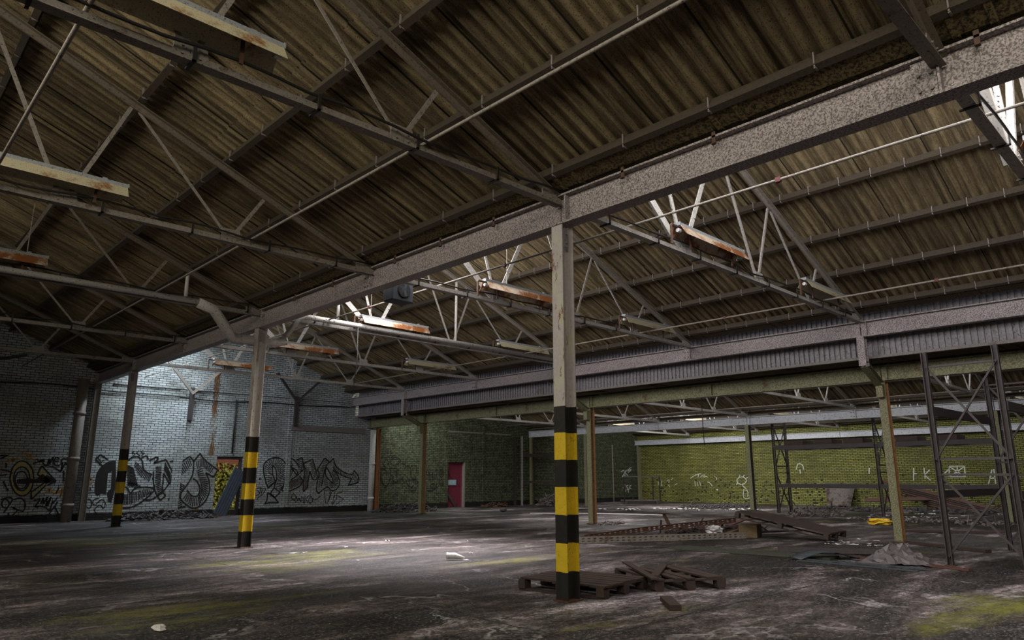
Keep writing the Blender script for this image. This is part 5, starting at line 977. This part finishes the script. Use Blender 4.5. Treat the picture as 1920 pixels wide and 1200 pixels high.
for i, (a, c, w, m) in enumerate((((15.1,9.9,.03),(17.6,8.4,.30),.14,'wood'), ((15.4,9.2,.05),(17.9,9.6,.28),.12,'red_brown'), ((14.6,9.5,.03),(17.2,7.9,.08),.18,'wood'), ((15.9,10.3,.04),(18.2,9.1,.34),.10,'red_brown'), ((15.0,8.75,.03),(16.2,8.45,.26),.12,'wood_pale'), ((16.3,10.4,.02),(18.8,10.0,.05),.2,'wood'))):
    plank(a, c, w, .03, M[m], ('brown plank propped in the scrap heap, nearest the fallen frame', 'long red-brown plank on the scrap heap', 'wide flat plank under the scrap heap', 'narrow red-brown plank propped highest in the scrap heap', 'short yellowed plank beside the white bag', 'flat plank at the back of the scrap heap')[i], group=gp)
o = MB().box((-.28, -.2, 0), (.28, .2, .28)).build('wooden_crate', M['wood_pale'], bev=.006); o.location = (15.5, 8.28, 0.001); o.rotation_euler = (0, 0, .3); tag(o, 'yellowed wooden crate propping the high end of the tilted pallet', 'crate')
o = MB().blob((0,0,.11), .17, .6, 4, 14, 9, .38).build('plastic_bag', M['white']); o.location = (15.3, 9.1, .02); tag(o, 'crumpled white plastic bag in the scrap heap, left of the tilted pallet', 'bag')
o = empty('iron_stub', (16.75, 11.25, 0), 'rusty bent iron stub standing upright behind the fallen rack frame', 'scrap iron')
MB().hsec((0, 0, 0), (-.12, .12, .36), .10, .08, .01, .01).build('stem', M['rust'], o); MB().bar((-.28, .16, .38), (.02, .06, .38), .12, .03).build('cap', M['rust'], o)
plank((12.0, 8.0, .02), (12.3, 5.1, .02), .50, .03, M['board_grey'], 'long greenish grey board lying flat before the tilted pallet', 'board', 'board')
plank((12.75, 6.3, .05), (13.7, 4.3, .07), .16, .09, M['rack'], 'dark heavy timber lying left of the grey plastic sheet', 'timber', 'timber')
plank((11.60, 5.40, .012), (11.50, 3.60, .012), .10, .015, M['sheet_blue'], 'thin dark blue-grey strip on the floor, front one of two', 'metal_strip', 'strip', 'strips in front of the plastic sheet')
plank((11.75, 5.45, .02), (11.68, 3.55, .035), .07, .015, M['sheet_blue'], 'thin dark blue-grey strip on the floor, rear one of two', 'metal_strip', 'strip', 'strips in front of the plastic sheet')
plank((12.70, 4.98, .02), (12.10, 3.10, .02), .11, .03, M['red_brown'], 'long red-brown strip on the floor at the foot of the nearest rack', 'metal_strip', 'strip')
b = MB(); n = 14
for i in range(n+1):
    t = i/n; x = 11.6+1.0*t; y = 5.35-.55*t; z = .03+.10*math.sin(PI*min(1, t*1.1))
    b.v += [(x, y, z), (x+.12, y+.26, z+.015)]
for i in range(n): a = 2*i; b.f.append((a, a+2, a+3, a+1))
o = b.build('bent_sheet', M['sheet_blue'], None, True); md = o.modifiers.new('thickness', 'SOLIDIFY'); md.thickness = .008; tag(o, 'bent dark blue-grey sheet curling off the floor beside the thin strips', 'sheet metal')
# crumpled plastic sheet
b = MB(); nx, ny = 17, 12; g = random.Random(12)
for i in range(nx+1):
    for j in range(ny+1):
        u = i/nx*2-1; v = j/ny*2-1; rr = math.sqrt((u-.1)**2*1.1+v*v)
        h = max(0, 1-rr)*.22 + g.uniform(0, .13)*(1.25-min(1.2, rr))
        b.v.append((u*.50+g.uniform(-.03,.03)+.06*math.sin(5*v), v*.36+g.uniform(-.03,.03)+.06*math.sin(6*u), .012+max(0, h)))
for i in range(nx):
    for j in range(ny):
        a = i*(ny+1)+j
        if g.random() < .5: b.f += [(a, a+ny+1, a+ny+2), (a, a+ny+2, a+1)]
        else: b.f += [(a, a+ny+1, a+1), (a+ny+1, a+ny+2, a+1)]
o = b.build('plastic_sheet', M['plastic']); o.location = (12.33, 4.2, 0); o.rotation_euler = (0, 0, math.radians(-62)); tag(o, 'crumpled grey plastic sheet on the floor left of the nearest rack', 'plastic sheet')
# small white cup
o = empty('plastic_cone', (7.72, 9.32, .07), 'crumpled white plastic cone lying on the mossy floor, left of the nearest column', 'litter')
MB().tube([(-.13, .09, 0), (-.04, .03, .0), (.10, -.07, -.04)], [.045, .048, .015], 12).build('cone', M['white'], o, True); MB().tube([(-.145, .10, 0), (-.125, .086, 0)], .056, 14).build('rim', M['white'], o, True)
plank((16.2, 5.15, .03), (15.3, 3.6, .03), .14, .05, M['wood'], 'dark plank lying between the second row column and the nearest rack')
plank((19.6, 6.6, .03), (20.5, 4.4, .05), .2, .05, M['wood'], 'dark plank on the floor behind the nearest rack')
plank((21.4, 17.8, .012), (22.2, 15.2, .012), .14, .02, M['white'], 'long pale batten on the floor behind the cream and rust column')
plank((19.7, 19.5, .012), (21.2, 17.9, .012), .10, .02, M['white'], 'pale batten on the floor left of the nearest column, far off')
o = MB().blob((0,0,.08), .14, .6, 9, 8, 5, .15).build('concrete_lump', M['rubble']); o.location = (19.9, 21.2, 0); tag(o, 'grey concrete lump on the floor before the green wall, right of the red door', 'concrete lump')
o = MB().blob((0,0,.02), .06, .5, 5).build('pale_stone', M['white']); o.location = (2.35, 6.9, 0); tag(o, 'small pale stone on the floor at the bottom left', 'stone')

# trolley frame in the far corner
o = empty('trolley', (31.3, 22.6, 0), 'black tube-framed trolley in the far corner by the yellow-green wall', 'trolley')
ax = Vector((.62, -.78, 0)); q = [Vector((0,0,0))-ax*1.0, ax*.85]
sd2 = Vector((.5, .4, 0))
fr = MB()
for p_ in (q[0], q[1]):
    fr.bar(p_+Vector((0,0,.16)), p_+Vector((0,0,1.42)), .055, .055)
fr.bar(q[0]+Vector((0,0,1.40)), q[1]+Vector((0,0,1.40)), .055, .055); fr.bar(q[0]+ax*.45+Vector((0,0,.2)), q[0]+ax*.45+Vector((0,0,1.4)), .05, .05); fr.bar(q[1]-ax*.35+Vector((0,0,.2)), q[1]-ax*.35+Vector((0,0,1.4)), .05, .05)
fr.build('handle_frame', M['black'], o)
MB().add([tuple(v) for v in (q[0]-ax*.2+Vector((0,0,.15)), q[1]+Vector((0,0,.15)), q[1]+sd2+Vector((0,0,.15)), q[0]-ax*.2+sd2+Vector((0,0,.15)), q[0]-ax*.2+Vector((0,0,.21)), q[1]+Vector((0,0,.21)), q[1]+sd2+Vector((0,0,.21)), q[0]-ax*.2+sd2+Vector((0,0,.21)))], [(0,3,2,1),(4,5,6,7),(0,1,5,4),(1,2,6,5),(2,3,7,6),(3,0,4,7)]).build('platform', M['rack'], o)
for p_ in (q[0], q[1]-ax*.1, q[0]+sd2, q[1]-ax*.1+sd2):
    c = p_*.92+Vector((0,0,.075)); MB().tube([c-sd2.normalized()*.025, c+sd2.normalized()*.025], .075, 12).build('wheel', M['black'], o)

# things leaning on the yellow-green wall
o = empty('corrugated_sheet', (34.85, 14.1, 0), 'dirty corrugated sheet leaning on the yellow-green wall behind the rack', 'corrugated sheet')
b = MB(); N = 72
for i in range(N+1):
    t = i/N; w = .04*math.cos(t*2*PI*7)
    for y, k in ((-.72+.12*(1-t), 0), (.72-.25*(1-t), 1)): b.v.append((.02+.55*t+w*.6, y, .02+1.0*t+w))
for i in range(N): a = 2*i; b.f.append((a, a+1, a+3, a+2))
s = b.build('sheet', M['rubble_pale'], o, True); s.modifiers.new('thickness', 'SOLIDIFY').thickness = .008
gl = 'boards leaning on the yellow-green wall'
on6 = ['topmost', 'second', 'third', 'fourth', 'fifth', 'sixth', 'lowest']
for k in range(7):
    plank((33.5+.13*k, 7.2+.35*k, .06), (35.25-.03*k, 12.1-.28*k, 1.2-.16*k), .13, .035, M['wood' if k % 3 else 'red_brown'], on6[k] + ' of the dark planks leaning on the yellow-green wall, counted downward', group=gl, up=(-1,0,.4))
plank((34.2, 12.6, .35), (34.9, 9.0, .50), .16, .04, M['red_brown'], 'red-brown board sticking out left at mid height from the leaning planks', group=gl, up=(-1,0,.4))
o = empty('bent_slat_bundle', (32.6, 5.9, 0), 'bundle of bent dark slats arching on the floor by the far wall', 'slats')
for k in range(6):
    MB().tube([(.3*math.sin(k), 1.1-2.2*i/10+.1*k, .03+(.30+.035*k)*math.sin(PI*i/10)) for i in range(11)], .018, 5).build('slat', M['wood'], o)

# rubble
def heap(x, y, rx, ry, h, n, m, label, seed, size=(.03, .11), rz=0, name='rubble_heap', long=.35):
    g = random.Random(seed); b = MB()
    for i in range(n):
        a = g.uniform(0, 2*PI); r_ = math.sqrt(g.random()); u, v = r_*math.cos(a), r_*math.sin(a)
        s = g.uniform(*size); z = h*(1-r_*r_)*g.uniform(.2, 1)
        px, py = u*rx, v*ry; px, py = px*math.cos(rz)-py*math.sin(rz), px*math.sin(rz)+py*math.cos(rz)
        if g.random() < long:
            d = Vector((g.gauss(0,1), g.gauss(0,1), g.gauss(0,.3))).normalized()*s*3; p_ = Vector((px, py, z+abs(d.z)/2+.015))
            b.bar(p_-d/2, p_+d/2, s*.35, s*.18)
        else: b.blob((px, py, z+s*.3), s*.7, g.uniform(.4, .8), seed*1000+i, 5, 4, .35)
    o = b.build(name, m); o.location = (x, y, 0); return tag(o, label, 'rubble', kind='stuff')
heap(8.3, 25.0, 1.7, .62, .30, 420, M['rubble'], 'heap of broken masonry along the white wall left of the doorway', 1)
heap(17.1, 24.0, 1.5, .7, .34, 360, M['rubble'], 'dark rubble heap at the foot of the green wall, left of the narrow rusty column', 2)
heap(26.0, 24.1, 1.0, .7, .62, 330, M['rubble_pale'], 'pale heap of debris in the dark corner left of the nearest column', 3, (.04, .13))
heap(22.9, 25.0, .8, .4, .2, 120, M['rust'], 'small reddish debris heap right of the red door', 4)
heap(25.7, 11.2, 1.5, .9, .2, 200, M['rubble_pale'], 'tangled pale debris in front of the long rack', 5, (.03, .12), long=.8)
heap(30.5, 17.8, 2.6, 1.3, .10, 320, M['rubble'], 'low spread of dark debris before the yellow-green wall', 6)
heap(31.5, 9.6, 1.4, 5.4, .12, 420, M['rubble'], 'long band of dark debris at the foot of the yellow-green wall', 7, (.04, .15))
heap(16.75, 13.3, .6, .22, .06, 90, M['rubble_pale'], 'pale crumbs of debris round the foot of the cream and rust column', 8, (.02, .07))
heap(24.6, 7.0, 1.0, 2.4, .08, 200, M['rubble_pale'], 'strip of pale debris on the floor behind the second row column', 9, (.03, .10))
heap(9.9, 25.35, .7, .25, .05, 60, M['rust'], 'rusty crumbs on the floor below the brown stain beside the doorway', 10, (.02, .06))
heap(15.9, 9.5, 1.5, .7, .14, 160, M['wood'], 'splintered wood under the scrap heap planks', 12, (.04, .12), rz=-.4, long=.8)
# loose grit
g = random.Random(21); b = MB()
for i in range(2200):
    r_ = 3.2+26*g.random()**1.7; a = math.radians(g.uniform(6, 82)); x, y = r_*math.sin(a), r_*math.cos(a)
    if x > 35 or y > 25.6: continue
    s = g.uniform(.0025, .0065)*(1+r_*.03)
    b.add([(x-s,y-s*.7,.0),(x+s,y-s,.0),(x+s*.8,y+s,.0),(x-s*.9,y+s*.8,.0),(x+s*.1,y,s*1.1)], [(0,1,4),(1,2,4),(2,3,4),(3,0,4),(3,2,1,0)])
o = b.build('floor_grit', M['rubble_pale']); tag(o, 'fine pale grit and crumbs scattered over the whole floor', 'grit', kind='stuff')

# litter: single scraps
scr = []
for k in range(5):
    g = random.Random(50+k); b = MB(); n = 7
    for i in range(n):
        for j in range(n):
            u, v = i/(n-1)-.5, j/(n-1)-.5
            b.v.append((u*(1+g.uniform(-.1,.1)), v*.7*(1+g.uniform(-.15,.15)), .03+.16*abs(math.sin(u*7+k)+math.cos(v*6+k*2))*.5+g.uniform(0, .06)))
    for i in range(n-1):
        for j in range(n-1): a = i*n+j; b.f.append((a, a+n, a+n+1, a+1))
    scr.append(b.mesh('paper_scrap', M['white']))
g = random.Random(77)
def scraps(n, x0, x1, y0, y1, s0, s1, label, group, line=None):
    for i in range(n):
        if line:
            t = g.random(); x = line[0]+(line[2]-line[0])*t+g.gauss(0, line[4]); y = line[1]+(line[3]-line[1])*t+g.gauss(0, line[4])
        else: x = g.uniform(x0, x1); y = g.uniform(y0, y1)
        o = bpy.data.objects.new('paper_scrap', g.choice(scr)); COL.objects.link(o); s = g.uniform(s0, s1)
        o.location = (x, y, .001); o.rotation_euler = (0, 0, g.uniform(0, 6.3)); o.scale = (s, s*g.uniform(.6, 1), s*.7)
        tag(o, label, 'litter', group)
scraps(34, 0, 0, 0, 0, .12, .42, 'small crumpled white scrap on the floor far off, left of the olive column', 'scraps left of the olive column', line=(24.0, 20.0, 29.5, 14.6, .55))
scraps(30, 24.5, 28.5, 6.2, 12.5, .10, .34, 'small crumpled white scrap on the floor among the debris below the long rack', 'scraps below the long rack')
scraps(16, 14.9, 16.6, 5.0, 6.6, .08, .22, 'small white scrap on the floor right of the tilted pallet', 'scraps by the tilted pallet')
scraps(12, 27.5, 33.5, 5.6, 9.5, .15, .35, 'small white scrap on the floor behind the nearest rack', 'scraps by the far wall')
scraps(9, 6.0, 10.5, 9.0, 14.5, .05, .11, 'tiny white scrap on the open floor left of the nearest column', 'scraps on the open floor')
o = MB().blob((0,0,.07), .24, .4, 31, 12, 7, .4).build('plastic_bag', M['yellow_plastic']); o.location = (22.4, 7.85, 0); o.scale = (1, 1.3, 1); tag(o, 'yellow plastic bag lying behind the second row column on the right', 'bag')
